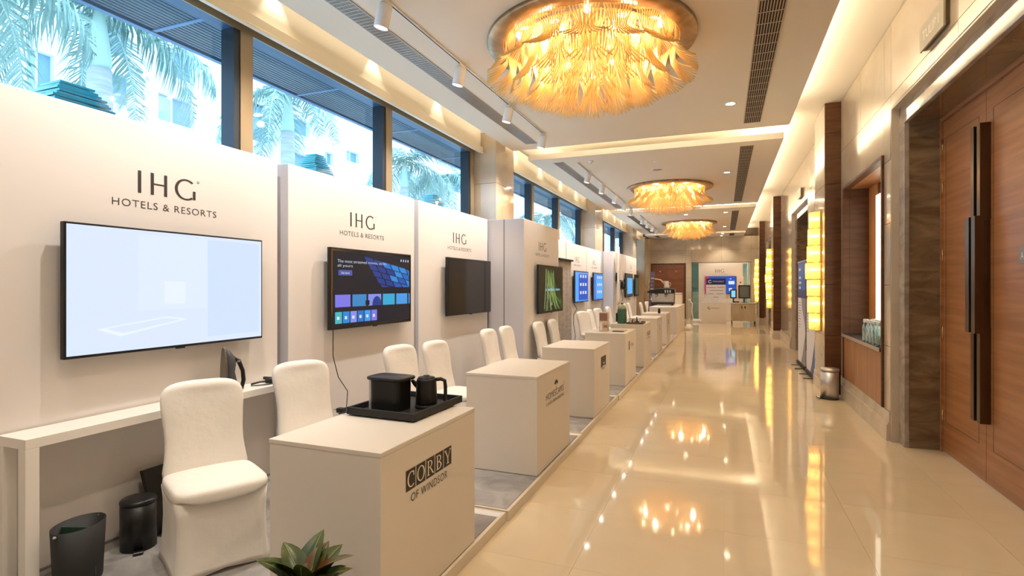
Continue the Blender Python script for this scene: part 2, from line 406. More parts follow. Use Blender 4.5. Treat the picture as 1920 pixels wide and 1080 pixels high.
bx('light_panel', 1.885, 1.909, 7.3, 8.50, .95, 2.80, lightbox, n)
bx('counter_top', 1.565, 1.91, NI[0]+.035, NI[1]-.035, .885, .93, blackm, n, .003)
bx('metal_edge', 1.558, 1.565, NI[0]+.035, NI[1]-.035, .888, .927, steel, n)
for a, b in ((6.905, 7.58), (7.58, 8.25), (8.25, 8.905)): bx('cabinet_door', 1.592, 1.612, a+.002, b-.002, .30, .88, wood_mid, n, .001)
# ---- far wall
fw = holes(MB(), Y1+.03, Y1+.15, -4.1, 1.63, 0, UZ, [(-3.35, -1.73, 0, 2.68), (-1.42, 1.16, 0, 2.70)], grout, 'y').build('wall_far')
fw['kind'] = 'structure'; fw['label'] = 'grey-beige stone wall closing the far end'
zf = [0, .6, 1.3, 2.0, 2.70, 3.32, CZ]
slabs(fw, 'y-', Y1, [-3.85, -3.37], zf); slabs(fw, 'y-', Y1, [-1.71, -1.44], zf)
slabs(fw, 'y-', Y1, [-3.37, -1.71], [2.70, 3.32, CZ]); slabs(fw, 'y-', Y1, [-1.44, -.1, 1.18], [2.72, 3.32, CZ]); slabs(fw, 'y-', Y1, [1.18, 1.6], zf)
d4 = struct('door_4', 'reddish brown wooden double door in the far wall')
f = MB().box(-3.35, -3.29, Y1-.01, Y1+.1, 0, 2.68, wood_dark).box(-1.79, -1.73, Y1-.01, Y1+.1, 0, 2.68, wood_dark).box(-3.29, -1.79, Y1-.01, Y1+.1, 2.62, 2.68, wood_dark).build('door_frame', d4)
redwood = noisy('red_wood', (.17, .055, .024), (.23, .08, .036), scale=(1, 1, 3), nscale=2, rough=.35)
for a, b, s in ((-3.29, -2.543, 1), (-2.537, -1.79, -1)):
    lf = bx('door_leaf', a, b, Y1+.02, Y1+.07, .01, 2.61, redwood, d4)
    hx = b-.07 if s > 0 else a+.07
    MB().box(hx-.012, hx+.012, Y1-.03, Y1+.02, 1.0, 1.5, bronze).build('door_handle', lf)
    MB().box((a+b)/2-.04, (a+b)/2+.04, Y1+.012, Y1+.02, 2.28, 2.34, brass).build('door_plate', lf)
# glazed screen and the stairs behind it
g = struct('window_4', 'green-tinted glass screen with a stair behind it in the far wall')
for a, b in ((-1.42, -.78), (-.78, -.13), (-.13, .52), (.52, 1.16)): bx('pane', a+.004, b-.004, Y1+.05, Y1+.062, 0.02, 2.68, glass_g, g)
f = MB().box(-1.42, 1.16, Y1+.04, Y1+.07, 2.68, 2.70, steel).box(-1.42, 1.16, Y1+.04, Y1+.07, 0, .02, steel).box(1.12, 1.16, Y1-.01, Y1+.07, .02, 2.68, white).build('window_frame', g)
st = thing('staircase', (-1.1, 28.95, 0), 'stone stair seen through the green glass at the far end', 'stairs')
for k in range(8): bx('step', -.9, .9, k*.28, k*.28+.30, 0, .16*(k+1), stone_b, st, .003)
bk = bx('wall_beyond', -4.1, 2.2, 31.4, 31.55, 0, 4.3, pm('lobby_green_grey', (.22, .27, .22), .5)); bk['kind'] = 'structure'
bx('ceiling_beyond', -4.1, 2.2, Y1+.15, 31.5, 3.2, 3.3, ceil_m)['kind'] = 'structure'

# ---- left wall, pillars, windows
lw = MB().box(-4.02, -3.87, Y0, 31.5, 0, 2.3, stone_b).box(-4.02, -3.87, Y0, 31.5, 3.97, UZ, ceil_m).build('wall_left'); lw['kind'] = 'structure'  # lower part is unseen, added to stop light below the windows
lw['label'] = 'left wall above the windows, and an added light-stopping wall below them'
PIL = [(8.2, 9.0), (15.56, 16.6), (22.6, 23.6)]
plab = ['nearest cream stone pillar between the windows, above the fourth booth', 'second cream stone pillar between the windows', 'third stone pillar between the windows, towards the far end']
for (a, b), lab in zip(PIL, plab):
    p = MB().box(-3.87, -3.50, a+.03, b-.03, 0, CZ+.2, grout).build('pillar'); tag(p, lab, 'pillar', 'stone pillars between the windows', 'structure')
    zz = [0, .65, 1.3, 1.97, 2.63, 3.29, CZ+.19]
    for k in range(6):
        bx('stone_slab', -3.498, -3.47, a, b, zz[k]+.003, zz[k+1]-.003, stone, p)
        bx('stone_slab', -3.90, -3.499, a, a+.028, zz[k]+.003, zz[k+1]-.003, stone, p)
        bx('stone_slab', -3.90, -3.499, b-.028, b, zz[k]+.003, zz[k+1]-.003, stone, p)
p = MB().box(-3.87, -3.50, 26.4, Y1-.001, 0, CZ, stone).build('pillar'); tag(p, 'last stone pilaster in the far left corner', 'pillar', None, 'structure')
WB = [(Y0, 8.2, [-.98, 1.17, 3.32, 5.47, 7.85]), (9.0, 15.56, [9.0, 10.9, 12.9, 15.2]), (16.6, 22.6, [16.6, 18.4, 20.4, 22.25]), (23.6, 27.6, [23.6, 25.4])]
wlab = ['dark-framed window band above the first three booths', 'dark-framed window band between the first and second pillars', 'dark-framed window band between the second and third pillars', 'last dark-framed window band in the far left corner']
for i, (a, b, ml) in enumerate(WB):
    w = struct('window_%d' % ([1, 2, 3, 5][i]), wlab[i])
    f = MB().box(-3.862, -3.85, a, b, 3.785, 3.97, frame_tan).box(-3.99, -3.862, a, b, 3.787, 3.97, frame_blue).box(-3.99, -3.85, a, b, 2.2, 2.32, frame_dark).build('window_frame', w)
    for m_ in ml:
        MB().box(-3.855, -3.845, m_+.17, m_+.30, 2.32, 3.785, frame_tan).box(-4.0, -3.855, m_+.11, m_+.30, 2.32, 3.785, frame_dark).build('mullion', w)
    e = ml + [b-.2]
    if e[0] > a+.1: e = [a-.2]+e
    for q in range(len(e)-1):
        if e[q+1]-e[q] > .5: bx('pane', -3.985, -3.979, e[q]+.2, e[q+1]+.14, 2.31, 3.79, glass, w)
# curtain box (cream fascia) under the recess, with its little spots
for i, (a, b) in enumerate(((Y0, 8.2), (9.0, 15.56), (16.6, 22.6), (23.6, 27.6))):
    t = MB().box(-3.74, -3.70, a, b-.01, 3.79, 3.89, trim_m).box(-3.77, -3.74, a, b-.01, 3.80, UZ-.05, cove_m).box(-3.72, -3.69, a, b-.01, 3.78, 3.80, trim_m).box(-3.865, -3.77, a, b-.01, 3.96, 3.98, trim_m).build('trim_%d' % (i+2), None, .003); t['kind'] = 'structure'
    t['label'] = ['cream curtain box above the first window band', 'cream curtain box between the first and second pillars', 'cream curtain box between the second and third pillars', 'cream curtain box in the far left corner'][i]

# ---- ceiling
BAYS = [(Y0, 8.78), (9.56, 16.62), (17.5, 25.0), (25.7, 27.6)]
up = MB().box(-3.87, 2.3, Y0, Y1+.15, UZ, UZ+.1, cove_m).build('ceiling'); up['kind'] = 'structure'; up['label'] = 'upper ceiling glowing in the coves'
for i, (a, b) in enumerate(BAYS):
    c = MB().box(-3.40, .885, a, b, CZ, CZ+.10, ceil_m).build('ceiling_panel', up, .004)
# closing boards left of the slots
for i in range(3):
    a, b = BAYS[i][1], BAYS[i+1][0]
# LED strips on top of the dropped panels
ls = struct('trim_10', 'hidden light strips of the coves')
for i, (a, b) in enumerate(BAYS):
    MB().box(.70, .76, a+.1, b-.1, CZ+.105, CZ+.12, cove_l).build('light_strip', ls)
    if i < 3: MB().box(-3.2, .75, b-.16, b-.10, CZ+.105, CZ+.12, slot_l).build('light_strip', ls)
    if i > 0: MB().box(-3.2, .75, a+.10, a+.16, CZ+.105, CZ+.12, slot_l).build('light_strip', ls)
    MB().box(-3.28, -3.25, a+.1, b-.1, CZ+.105, CZ+.115, pm('left_strip_glow%d' % i, (0, 0, 0), emit=COVE, es=9.0)).build('light_strip', ls)
wb = bx('wall_back', -4.0, 2.3, Y0-.15, Y0, 0, UZ+.1, stone); wb['kind'] = 'structure'

# ---- air vents
def vent(x0, x1, y0, y1, lab, ns, cross, grp):
    v = thing('ceiling_vent', ((x0+x1)/2, (y0+y1)/2, CZ), lab, 'vent', grp); w = (x1-x0)/2; L = (y1-y0)/2
    MB().box(-w, w, -L, L, -.003, .001, dark).build('backing', v)
    f = MB()
    for s in (-1, 1): f.box(s*w-.006, s*w+.006, -L-.006, L+.006, -.009, 0, grille); f.box(-w+.006, w-.006, s*L-.006, s*L+.006, -.009, 0, grille)
    f.build('frame', v)
    for k in range(1, ns):
        x = -w+2*w*k/ns; MB().box(x-.004, x+.004, -L, L, -.008, -.003, grille).build('slat', v)
    n_ = int(2*L/cross); c = MB().box(-w, w, -.006, .006, -.0095, -.008, grille).build('cross_bar', v); c.location.y = -L+cross
    for k in range(2, n_):
        q = bpy.data.objects.new('cross_bar', c.data); COL.objects.link(q); q.parent = v; q.location.y = -L+k*cross
vg = 'linear air vents of the ceiling'
vent(.27, .48, 2.0, 8.45, 'long dark linear air vent right of the nearest chandelier', 9, .22, vg)
vent(.26, .46, 9.85, 16.2, 'dark linear air vent right of the second chandelier', 8, .25, vg)
vent(.24, .44, 18.2, 24.4, 'dark linear air vent right of the third chandelier', 6, .4, vg)
vent(.24, .44, 25.9, 27.0, 'short air vent just before the far wall, right', 5, .4, vg)
vent(-3.02, -2.84, 2.0, 8.4, 'grey mesh air vent beside the nearest track of spotlights', 11, .05, vg)
vent(-3.0, -2.82, 9.9, 16.3, 'grey mesh air vent beside the second track of spotlights', 9, .07, vg)
vent(-3.0, -2.82, 18.2, 24.4, 'grey mesh air vent beside the third track of spotlights', 6, .2, vg)
vent(-3.0, -2.82, 25.9, 27.0, 'short mesh air vent before the far wall, left', 5, .3, vg)

# ---- track lights
def track(y0, y1, lab):
    t = thing('lighting_track', (-2.56, (y0+y1)/2, CZ), lab, 'light track', 'ceiling light tracks'); L = (y1-y0)/2
    MB().box(-.014, .014, -L, L, -.016, 0, white).build('rail', t); MB().box(-.006, .006, -L, L, -.0175, -.016, blackm).build('slot', t)
track(.5, 7.95, 'thin white light track left of the nearest chandelier')
track(10.0, 16.9-.35, 'thin white light track left of the second chandelier')
track(18.2, 24.2, 'thin white light track left of the third chandelier')
def spotl(y, lab, first=[None], target=None, power=None):
    if first[0] is None:
        t = thing('track_spotlight', (-2.56, y, CZ-.018), lab, 'spotlight', 'white cylindrical track spotlights')
        MB().box(-.016, .016, -.05, .05, -.02, 0, white).build('adapter', t)
        MB().cyl((0, 0, -.02), (0, 0, -.055), .008, white, 8).build('stem', t)
        M = Matrix.Translation((-.01, 0, -.055)) @ Matrix.Rotation(R(14), 4, 'Y')
        h = MB().lathe([(.0, .03), (.053, .03), (.060, .02), (.060, -.155), (.054, -.158), (.051, -.13), (0, -.13)], white, seg=24, M=M).build('housing', t)
        MB().lathe([(0, -.150), (.048, -.150), (.048, -.147), (0, -.147)], lens_m, seg=20, M=M).build('lens', h)
        first[0] = t
    else:
        t = copy_tree(first[0]); t.location = (-2.56, y, CZ-.018); t['label'] = lab
    lamp('spot_light', 'SPOT', (-.09, 0, -.32), power or P_TRACK, NEUT, t, .035, 118, .6, (-1.0 if target is None else target, -.1, -2.1))
    return t
for y, lab in zip((.95, 2.35, 3.75, 5.12, 6.5, 7.9), ['track spotlight furthest behind the camera on the nearest track', 'track spotlight out over the first booth', 'large white track spotlight at the top edge of the photo', 'second track spotlight, left of the amber chandelier', 'third track spotlight, above the second booth screen', 'last spotlight of the nearest track, before the lit ceiling slot']): spotl(y, lab)
for y, lab in zip((10.9, 12.3, 13.85, 15.3, 16.4), ['first spotlight of the second track, nearest', 'second spotlight of the second track', 'middle spotlight of the second track', 'fourth spotlight of the second track', 'last spotlight of the second track']): spotl(y, lab)
for y, lab in zip((18.9, 20.2, 21.6, 23.0), ['first spotlight of the third track, nearest', 'second spotlight of the third track', 'third spotlight of the third track', 'last spotlight of the third track, near the far wall']): spotl(y, lab)

# ---- round downlights
def downlight(x, y, z, lab, r=.055, power=P_DOWN, grp='round recessed ceiling downlights', kind='down'):
    t = thing('downlight', (x, y, z), lab, 'downlight', grp)
    MB().lathe([(r, 0), (r+.018, 0), (r+.018, -.004), (r, -.006), (r, 0)], white, seg=24, cap=False).build('ring', t)
    MB().lathe([(0, .0), (r, .0), (r, -.003), (0, -.003)], down_m, seg=24).build('lens', t)
    lamp('down_light', 'SPOT', (0, 0, -.03), power, WARM, t, .04, 110, .8, (0, 0, -2))
for x, y, lab in ((.08, 7.49, 'round downlight left of the near vent, before the lit slot'), (.08, 2.6, 'round downlight above the near corridor'), (.08, -1.2, 'added fill downlight behind the camera, corridor side'), (-1.3, -1.2, 'added fill downlight behind the camera, middle'), (-1.3, 1.3, 'added fill downlight between the camera and the nearest chandelier'), (.06, 18.5, 'downlight just beyond the second lit slot'),  # both lamps behind the camera and the next one are added fill light
                  (.03, 22.9, 'downlight beside the third chandelier'), (-.05, 25.9, 'downlight in front of the far wall, right one'), (-.1, 27.0, 'downlight nearest to the far wall'),
                  (-1.15, 18.6, 'downlight between the second and third chandeliers'), (-2.2, 26.6, 'downlight over the luggage trolley'), (.06, 12.0, 'downlight right of the second chandelier')):
    downlight(x, y, CZ, lab)
for k, y in enumerate((.9, 2.3, 3.76, 5.23, 6.72, 9.75, 11.3, 12.9, 14.4, 17.2, 18.6, 20.0, 21.4)):
    t = thing('recess_spotlight', (-3.66, y, UZ), 'small spot grazing the curtain box, ' + ['out over the first booth, nearest', 'over the first booth', 'above the first mullion', 'above the second booth screen', 'last before the nearest pillar', 'first beyond the nearest pillar', 'second beyond the nearest pillar', 'third beyond the nearest pillar', 'last before the second pillar', 'first beyond the second pillar', 'second beyond the second pillar', 'third beyond the second pillar', 'last before the third pillar'][k], 'spotlight', 'small spots in the window recess')
    MB().lathe([(.022, 0), (.03, 0), (.03, -.006), (.022, -.006), (.022, 0)], white, seg=14, cap=False).build('ring', t)
    MB().lathe([(0, 0), (.022, 0), (.022, -.004), (0, -.004)], down_m, seg=14).build('lens', t)
    lamp('recess_light', 'SPOT', (0, 0, -.02), P_SCALLOP, (1, .88, .66), t, .01, 75, .5, (-.06, 0, -.4))
for x, y, lab, r in ((-2.31, 10.0, 'small smoke detector at the start of the second ceiling bay', .045),):
    t = thing('smoke_detector', (x, y, CZ), lab, 'smoke detector')
    MB().lathe([(0, 0), (.05, 0), (.05, -.012), (.03, -.03), (0, -.034)], white, seg=20).build('body', t); MB().lathe([(0, -.034), (.012, -.034), (.008, -.04), (0, -.041)], dgrey, seg=12).build('sensor', t)
t = thing('ceiling_speaker', (-1.24, 11.2, CZ), 'flat round ceiling speaker before the second chandelier', 'speaker')
MB().lathe([(0, 0), (.10, 0), (.10, -.006), (.085, -.01), (0, -.01)], mgrey, seg=28).build('grille', t); MB().lathe([(.1, 0), (.115, 0), (.113, -.007), (.1, -.008), (.1, 0)], white, seg=28, cap=False).build('ring', t)
t = thing('sprinkler', (-1.2, 10.45, CZ), 'small sprinkler head before the second chandelier', 'sprinkler')
MB().lathe([(0, 0), (.03, 0), (.03, -.004), (.008, -.006), (.008, -.03), (.02, -.032), (0, -.034)], white, seg=16).build('head', t)

# ------------------------------------------------------------------ chandeliers
rim_m = noisy('bronze_rim', (.30, .20, .10), (.48, .34, .19), nscale=3, detail=9, rough=.34, metal=.75, distortion=2)
RINGS = [(.81, .36, 18, 10, .17), (.66, .48, 14, 9, .10), (.50, .55, 12, 8, .09), (.34, .61, 9, 7, .06), (.17, .64, 5, 6, .05)]
def strand_path(r0, drop, ng, j, n, flare):
    hw = PI/ng; ph = (-1+2*(j+.5)/n); P = []
    for q in range(10):
        t = q/9
        s = 1-.5*math.sin(min(t/.62, 1)*PI/2)**2 if t < .62 else .5+.75*((t-.62)/.38)**1.2
        a = ph*hw*s; r = r0+flare*max(0, (t-.5)/.5)**1.6 - .02*math.sin(t*PI)
        z = -drop*t*(1-.13*ph*ph*t)
        P.append((r*math.cos(a), r*math.sin(a), z))
    return P
def chandelier(x, y, lab, detailed):
    c = thing('chandelier', (x, y, CZ), lab, 'chandelier', 'amber chandeliers in a row')
    MB().lathe([(.82, 0), (.975, 0), (.978, -.035), (.97, -.042), (.83, -.058), (.82, -.05), (.82, 0)], rim_m, seg=72, cap=False).build('rim', c)
    MB().lathe([(0, -.004), (.815, -.004), (.815, -.015), (0, -.015)], mirror, seg=64).build('mirror_disc', c)
    b = MB()
    for k in range(12):
        a = k*PI/6+.2; rr = .72 if k % 2 else .45
        b.lathe([(0, 0), (.024, -.006), (.030, -.03), (.016, -.05), (0, -.055)], bulb_m, c=(rr*math.cos(a), rr*math.sin(a), -.03), seg=10)
    b.build('bulbs', c)
    stuff = MB()
    for i, (r0, dr, ng, n, fl_) in enumerate(RINGS):
        shared = []
        for j in range(n):
            mb = MB().tube(strand_path(r0, dr, ng, j, n, fl_), [.0056]*8+[.0068, .0048], amber_m, 5)
            shared.append(mb)
        if detailed and i < 2:
            first = [m_.build('glass_strand', c) for m_ in shared]
            for g_ in range(ng):
                for j in range(n):
                    o = first[j] if g_ == 0 else bpy.data.objects.new('glass_strand', first[j].data)
                    if g_: COL.objects.link(o); o.parent = c
                    o.rotation_euler = (0, 0, 2*PI*g_/ng); o.location = (0, 0, -.015)
        else:
            for g_ in range(ng):
                M = Matrix.Rotation(2*PI*g_/ng+.1*i, 4, 'Z') @ Matrix.Translation((0, 0, -.015))
                for m_ in shared: stuff.add([M @ Vector(v) for v in m_.v], m_.f, amber_m, True)
    o = stuff.build('strand_curtain', c); o['kind'] = 'stuff'
    for k in range(5):
        a = k*PI*.4+.5; lamp('chandelier_light', 'POINT', (.58*math.cos(a), .58*math.sin(a), -.10), P_CHAND, (1, .86, .64), c, .05)
chandelier(-1.19, 5.1, 'large round chandelier of amber glass strands with a brass rim, nearest to the camera', True)
chandelier(-1.2, 13.3, 'second amber strand chandelier in the row, over the middle of the corridor', False)
chandelier(-1.2, 21.1, 'farthest amber strand chandelier, before the far wall', False)

# ------------------------------------------------------------------ wall sconces
def sconce(y, lab):
    t = thing('wall_sconce', (1.39, y, 0), lab, 'wall lamp', 'tiered gold sconces on the piers')
    MB().box(-.018, -.001, -.16, .16, .90, 2.76, gold).build('backplate', t, .002)
    rad = [.12, .135, .145, .165, .145, .135, .12]
    for k in range(7):
        z1 = 2.74-k*.262; z0 = z1-.245; r = rad[k]
        ring = []
        n = 36
        for q in range(n+1):
            a = PI/2+PI*q/n; rr = r*(1+.035*math.cos(q*PI)); ring.append((-.018+rr*math.cos(a)*1.05, rr*1.25*math.sin(a)))
        mb = MB().loft([[Vector((p[0], p[1], z)) for p in ring] for z in (z0, z1)], sconce_m, False, False, False)
        g_ = mb.build('glass_tier', t)
        MB().tube([(-.018-r*.72*math.sin(PI*q/10), r*.9*math.cos(PI*q/10), z0+.145) for q in range(11)], .013, sbulb_m, 8).build('bulb', g_)
        MB().tube([(-.018, r*1.28, z0-.006), (-.018-r*.75, r*.95, z0-.006), (-.018-r*1.08, 0, z0-.006), (-.018-r*.75, -r*.95, z0-.006), (-.018, -r*1.28, z0-.006)], .005, gold, 6).build('band', g_)
    return t
sconce(9.62, 'seven-tier gold sconce on the nearest wood-faced pier')
sconce(18.62, 'seven-tier gold sconce on the middle pier, beyond the roll-up banners')
sconce(25.4, 'seven-tier gold sconce on the farthest pier')

# room sign above the door
t = thing('room_sign', (1.6, 5.31, 3.6), 'grey metal room-name plate above the near double door', 'sign')
MB().box(-.045, -.03, -.27, .27, -.02, .185, pm('sign_plate', (.36, .32, .23), .4)).build('plate', t, .002); MB().box(-.03, -.002, -.255, .27, -.005, .175, bronze).build('backing', t)
text('lettering', 'TULIP I', lambda a, b, h: Vector((-.045-h, -a, b)), -.19, .17, .045, .125, pm('sign_letters', (.85, .80, .68), .4), t)
t = thing('room_sign', (1.6, 13.6, 3.55), 'small dark room-name plate above the second doorway', 'sign')
MB().box(-.045, -.03, -.27, .27, 0, .2, steel).build('plate', t, .002); MB().box(-.03, -.002, -.255, .27, .01, .19, bronze).build('backing', t)

# ------------------------------------------------------------------ booths: platforms, panels, counters, screens, chairs
PZ_ = .07
names = ['first', 'second', 'third', 'fourth', 'fifth', 'sixth', 'seventh', 'eighth']
edges = [.9, 3.42, 5.52, 7.62, 9.72, 11.85, 13.95, 16.05, 17.76]
for i in range(8):
    a, b = edges[i]+.012, edges[i+1]-.012
    t = thing('booth_platform', (-2.6, (a+b)/2, 0), 'low grey-carpeted platform with a cream edge under the %s booth%s' % (names[i], ', nearest the camera' if i == 0 else ''), 'platform', 'booth platforms in a row')
    L = (b-a)/2; xr = 1.24 - (0 if i % 2 else .012)
    MB().box(-.86, xr-.02, -L+.02, L-.02, .004, .066, plat_m).build('base', t)
    MB().box(-.86, xr-.03, -L+.03, L-.09, .066, .0705, carpet).build('carpet', t)
    f = MB().box(xr-.02, xr, -L, L, 0, .072, plat_m).box(-.86, xr-.02, -L, -L+.02, 0, .072, plat_m).box(-.86, xr-.02, L-.02, L, 0, .072, plat_m)
    f.box(-.86, xr-.02, L-.09, L-.02, .066, .072, white).build('edge_trim', t, .002)

PX0 = -3.42
def booth_panel(y0, y1, x, lab, th=.30, logo=None, z1=2.63, letters=True):
    t = thing('display_booth', (x, (y0+y1)/2, PZ_+.0025), lab, 'booth', 'white booth back walls'); L = (y1-y0)/2; H = z1-PZ_
    MB().box(-th, 0, -L, L, 0, H, panel_m).build('board', t, .004)
    MB().box(-th+.004, -.004, -L-.002, -L, .01, H-.004, panel_side_tint).box(-th*.56, -th*.53, -L-.003, -L-.002, .01, H-.004, mgrey).build('edge_light_and_seam', t)  # thin plate painted with window light; the grey line is the seam
    MB().box(-.06, .012, -L+.0, L, 0, .012, mgrey).build('foot_rail', t)
    if logo:
        c, s = logo; F = lambda a, b, h: Vector((h, a, b-PZ_-.0025))
        c -= (y0+y1)/2
        hotel_letters(F, c-.205*s, c+.205*s, 2.185, 2.325, t)
        text('tagline_lettering', 'HOTELS & RESORTS', F, c-.36*s, c+.36*s, 2.09, 2.135, ink if s > .9 else inkg, t, thin=-.005, space=1.12)
    return t
booth_panel(1.0, 3.47, PX0, 'large white booth back panel nearest the camera, behind the bright white screen', .30, (2.53, 1))
booth_panel(3.59, 5.59, PX0, 'white booth back panel behind the screen with blue menu tiles', .30, (4.61, 1))
booth_panel(5.69, 7.74, PX0, 'white booth back panel behind the switched-off black screen', .30, (6.79, 1))
p4 = booth_panel(7.80, 9.66, -2.84, 'projecting white booth panel in front of the nearest pillar, with the plant-picture screen', .60, (8.72, 1))
booth_panel(9.76, 12.25, PX0, 'white booth panel half hidden behind the grey cloth stand', .30)
booth_panel(12.30, 14.28, PX0, 'white booth panel behind the first blue screen, beyond the projecting booth', .30, (13.3, 1))
booth_panel(14.33, 16.12, PX0, 'white booth panel behind the second blue screen', .04, (15.2, 1))
booth_panel(16.2, 18.4, -3.08, 'projecting white booth panel with the wall telephones, at the second pillar', .55, (17.2, .7))
booth_panel(18.45, 20.9, -3.08, 'farthest white booth panel, with the two small screens', .55, (19.6, .7))

def tv(y, z, w, h, lab, x, glossy=screen_off, frame=black, rz=0, rx=0):
    t = thing('wall_screen', (x, y, z), lab, 'television', None, rz)
    MB().box(-.035, 0, -w/2, w/2, -h/2, h/2, frame).build('body', t, .004)
    MB().box(-.075, -.035, -w/4, w/4, -h/4, h/4, blackm).build('wall_mount', t)
    MB().box(0, .0015, -w/2+.012, w/2-.012, -h/2+.016, h/2-.012, glossy).build('display', t)
    MB().box(-.01, .004, -.03, .03, -h/2-.008, -h/2+.002, frame).build('sensor', t)
    return t, (lambda a, b, k: Vector((.0015+k, a*w/2*.975, b*h/2*.955)))   # a,b in -1..1 over the display
def em(name, c, s=1.0): return glow(name, c, s*.60)
scr_w = em('display_white', (.70, .80, .97), 1.0)
t, F = tv(2.545, 1.575, 1.36, .755, 'large bright white wall screen on the nearest panel', -3.33, scr_w, black)
MB().quad(F, -.42, .30, -.35, .95, em('display_pale', (.72, .81, .97), 1.02), .0005).quad(F, .30, .97, -.9, .95, em('display_blue', (.62, .75, .97), 1.0), .0005).poly(F, [(-.78, -.62), (-.15, -.47), (.08, -.54), (-.58, -.76)], em('display_line', (.78, .86, 1), 1.04), .001).poly(F, [(-.70, -.62), (-.16, -.50), (0, -.54), (-.56, -.71)], scr_w, .0015).quad(F, -.17, .05, -.25, .15, em('display_soft', (.76, .84, .98), 1.04), .001).build('screen_image', t)
# menu screen
t, F = tv(4.69, 1.575, 1.37, .76, 'wall screen showing blue menu tiles on the second panel', -3.33, screen_off, black)
m_ = MB(); blues = [em('ui_blue_%d' % k, c, .8) for k, c in enumerate([(.01, .10, .55), (.02, .20, .75), (.01, .05, .30), (.005, .16, .62), (.02, .30, .85)])]
bgm = em('ui_dark', (.004, .006, .018), .8)
m_.quad(F, -.98, .98, -.96, .96, bgm, .0003)
random.seed(3)
for r_ in range(5):     # slanting band of picture tiles
    for c_ in range(6):
        a0 = -.28+c_*.23+r_*.10; b1 = .88-r_*.19-c_*.06
        P = [(a0, b1), (a0+.20, b1-.05), (a0+.26, b1-.21), (a0+.06, b1-.16)]
        P = [(min(a, .96), max(b, .03)) for a, b in P]
        if P[0][0] < .9 and P[0][1] > .1: m_.poly(F, P, blues[random.randrange(5)] if c_ > 1 else blues[2], .0006)
til = [em('tile_violet', (.22, .20, .85), .9), em('tile_sea', (.04, .26, .62), .9), em('tile_lilac', (.24, .30, .85), .9), em('tile_teal', (.03, .42, .72), .9), em('tile_azure', (.06, .35, .85), .9)]
for k in range(5): m_.quad(F, -.93+k*.375, -.93+k*.375+.33, -.48, -.16, til[k], .0006)
m_.quad(F, .94, .975, -.48, -.16, til[4], .0006)
sm = [em('tile_green', (.06, .50, .55), .9)]+[blues[4], til[2], blues[1], til[4], til[0]]
for k in range(6): m_.quad(F, -.93+k*.165, -.93+k*.165+.145, -.90, -.60, sm[k], .0006)
m_.quad(F, -.86, -.56, .34, .48, em('button_blue', (.08, .12, .42), .8), .0006)
wht_e = em('ui_white', (.75, .85, 1), .9)
arc(m_, F, .04, -.48, .12, .26, 0, 180, .12, .26, blues[2], .001); m_.quad(F, -.25+.0, -.15, -.46, -.33, bgm, .001)
for k in range(6): m_.quad(F, -.89+k*.165, -.84+k*.165, -.80, -.72, wht_e, .001)
for k in range(4): m_.quad(F, .70+k*.07, .725+k*.07, .80, .87, wht_e, .0008)
m_.build('screen_image', t)
text('screen_text', 'The most streamed movies, series,', F, -.88, .30, .66, .75, wht_e, t, .0012, thin=-.01); text('screen_text', 'all yours', F, -.88, -.55, .54, .63, wht_e, t, .0012, thin=-.01)
text('screen_text', 'See more', F, -.80, -.62, .38, .44, wht_e, t, .0012)
tv(6.96, 1.59, 1.40, .77, 'switched-off black wall screen on the third panel', -3.33)
# plant picture
t, F = tv(8.97, 1.545, 1.40, .80, 'wall screen with a picture of green reeds on the projecting panel', -2.76, screen_off)
m_ = MB(); gr = [em('reed_%d' % k, c, .8) for k, c in enumerate([(.16, .32, .05), (.28, .42, .12), (.08, .18, .03), (.35, .42, .2)])]
m_.quad(F, -.97, .97, -.97, .97, em('picture_dark', (.012, .014, .007), .8), .0003)
random.seed(11)
for k in range(34):
    x0 = random.uniform(-.55, .15); x1 = x0+random.choice([-.15, .1, .3, .6, .9, 1.3])*random.uniform(.8, 1.1); w_ = random.uniform(.018, .04); top_ = random.uniform(.5, .9); P = []
    L_ = [(x0+(x1-x0)*q*q*.9, top_-q*random.uniform(1.5, 1.6)) for q in (0, .35, .7, 1)]
    L_ = [(max(-.95, min(.95, a)), max(-.95, b)) for a, b in L_]
    for q in range(3): m_.poly(F, [L_[q], (L_[q][0]+w_, L_[q][1]), (L_[q+1][0]+w_, L_[q+1][1]), L_[q+1]], gr[k % 4], .0005+k*.00001)
m_.build('screen_image', t)
text('screen_text', 'a perfect view', F, -.50, .72, -.12, .06, em('cyan_text', (.35, .75, 1), 1), t, .0013)
# tall blue screens of icons
def icons(y, lab, x, w, h, z, rows, c1, c2):
    t, F = tv(y, z, w, h, lab, x, screen_off)
    m_ = MB(); m_.quad(F, -.97, .97, -.97, .97, c1, .0003); m_.quad(F, -.5, .9, -.9, .85, c2, .0005)
    for r_ in range(rows):
        for c_ in range(3): m_.quad(F, -.3+c_*.38, -.08+c_*.38, .60-r_*.55, .80-r_*.55, wht_e, .0008)
    m_.build('screen_image', t); return t
cy = em('display_cyan', (.08, .38, 1), 1.0); cb = em('display_royal', (.01, .09, .60), .9)
icons(13.42, 'bright blue wall screen of white icons, nearest of the blue ones', -3.33, 1.40, .78, 1.58, 3, cy, cb)
icons(15.37, 'second bright blue wall screen of white icons', -3.33, 1.28, .78, 1.58, 3, em('display_mid', (.05, .22, .75), .9), cy)
t, F = tv(18.75, 1.62, 1.5, .80, 'sky-blue wall screen on the farthest booth panel', -3.0, screen_off); MB().quad(F, -.6, .85, -.75, .65, em('display_sky', (.10, .42, .95), 1.05), .0005).build('screen_image', t)
t, F = tv(20.5, 1.62, .9, .80, 'dark green patterned wall screen at the end of the booth row', -3.0, screen_off); MB().quad(F, -.8, .8, -.9, .7, em('display_moss', (.04, .08, .035), .8), .0005).build('screen_image', t)

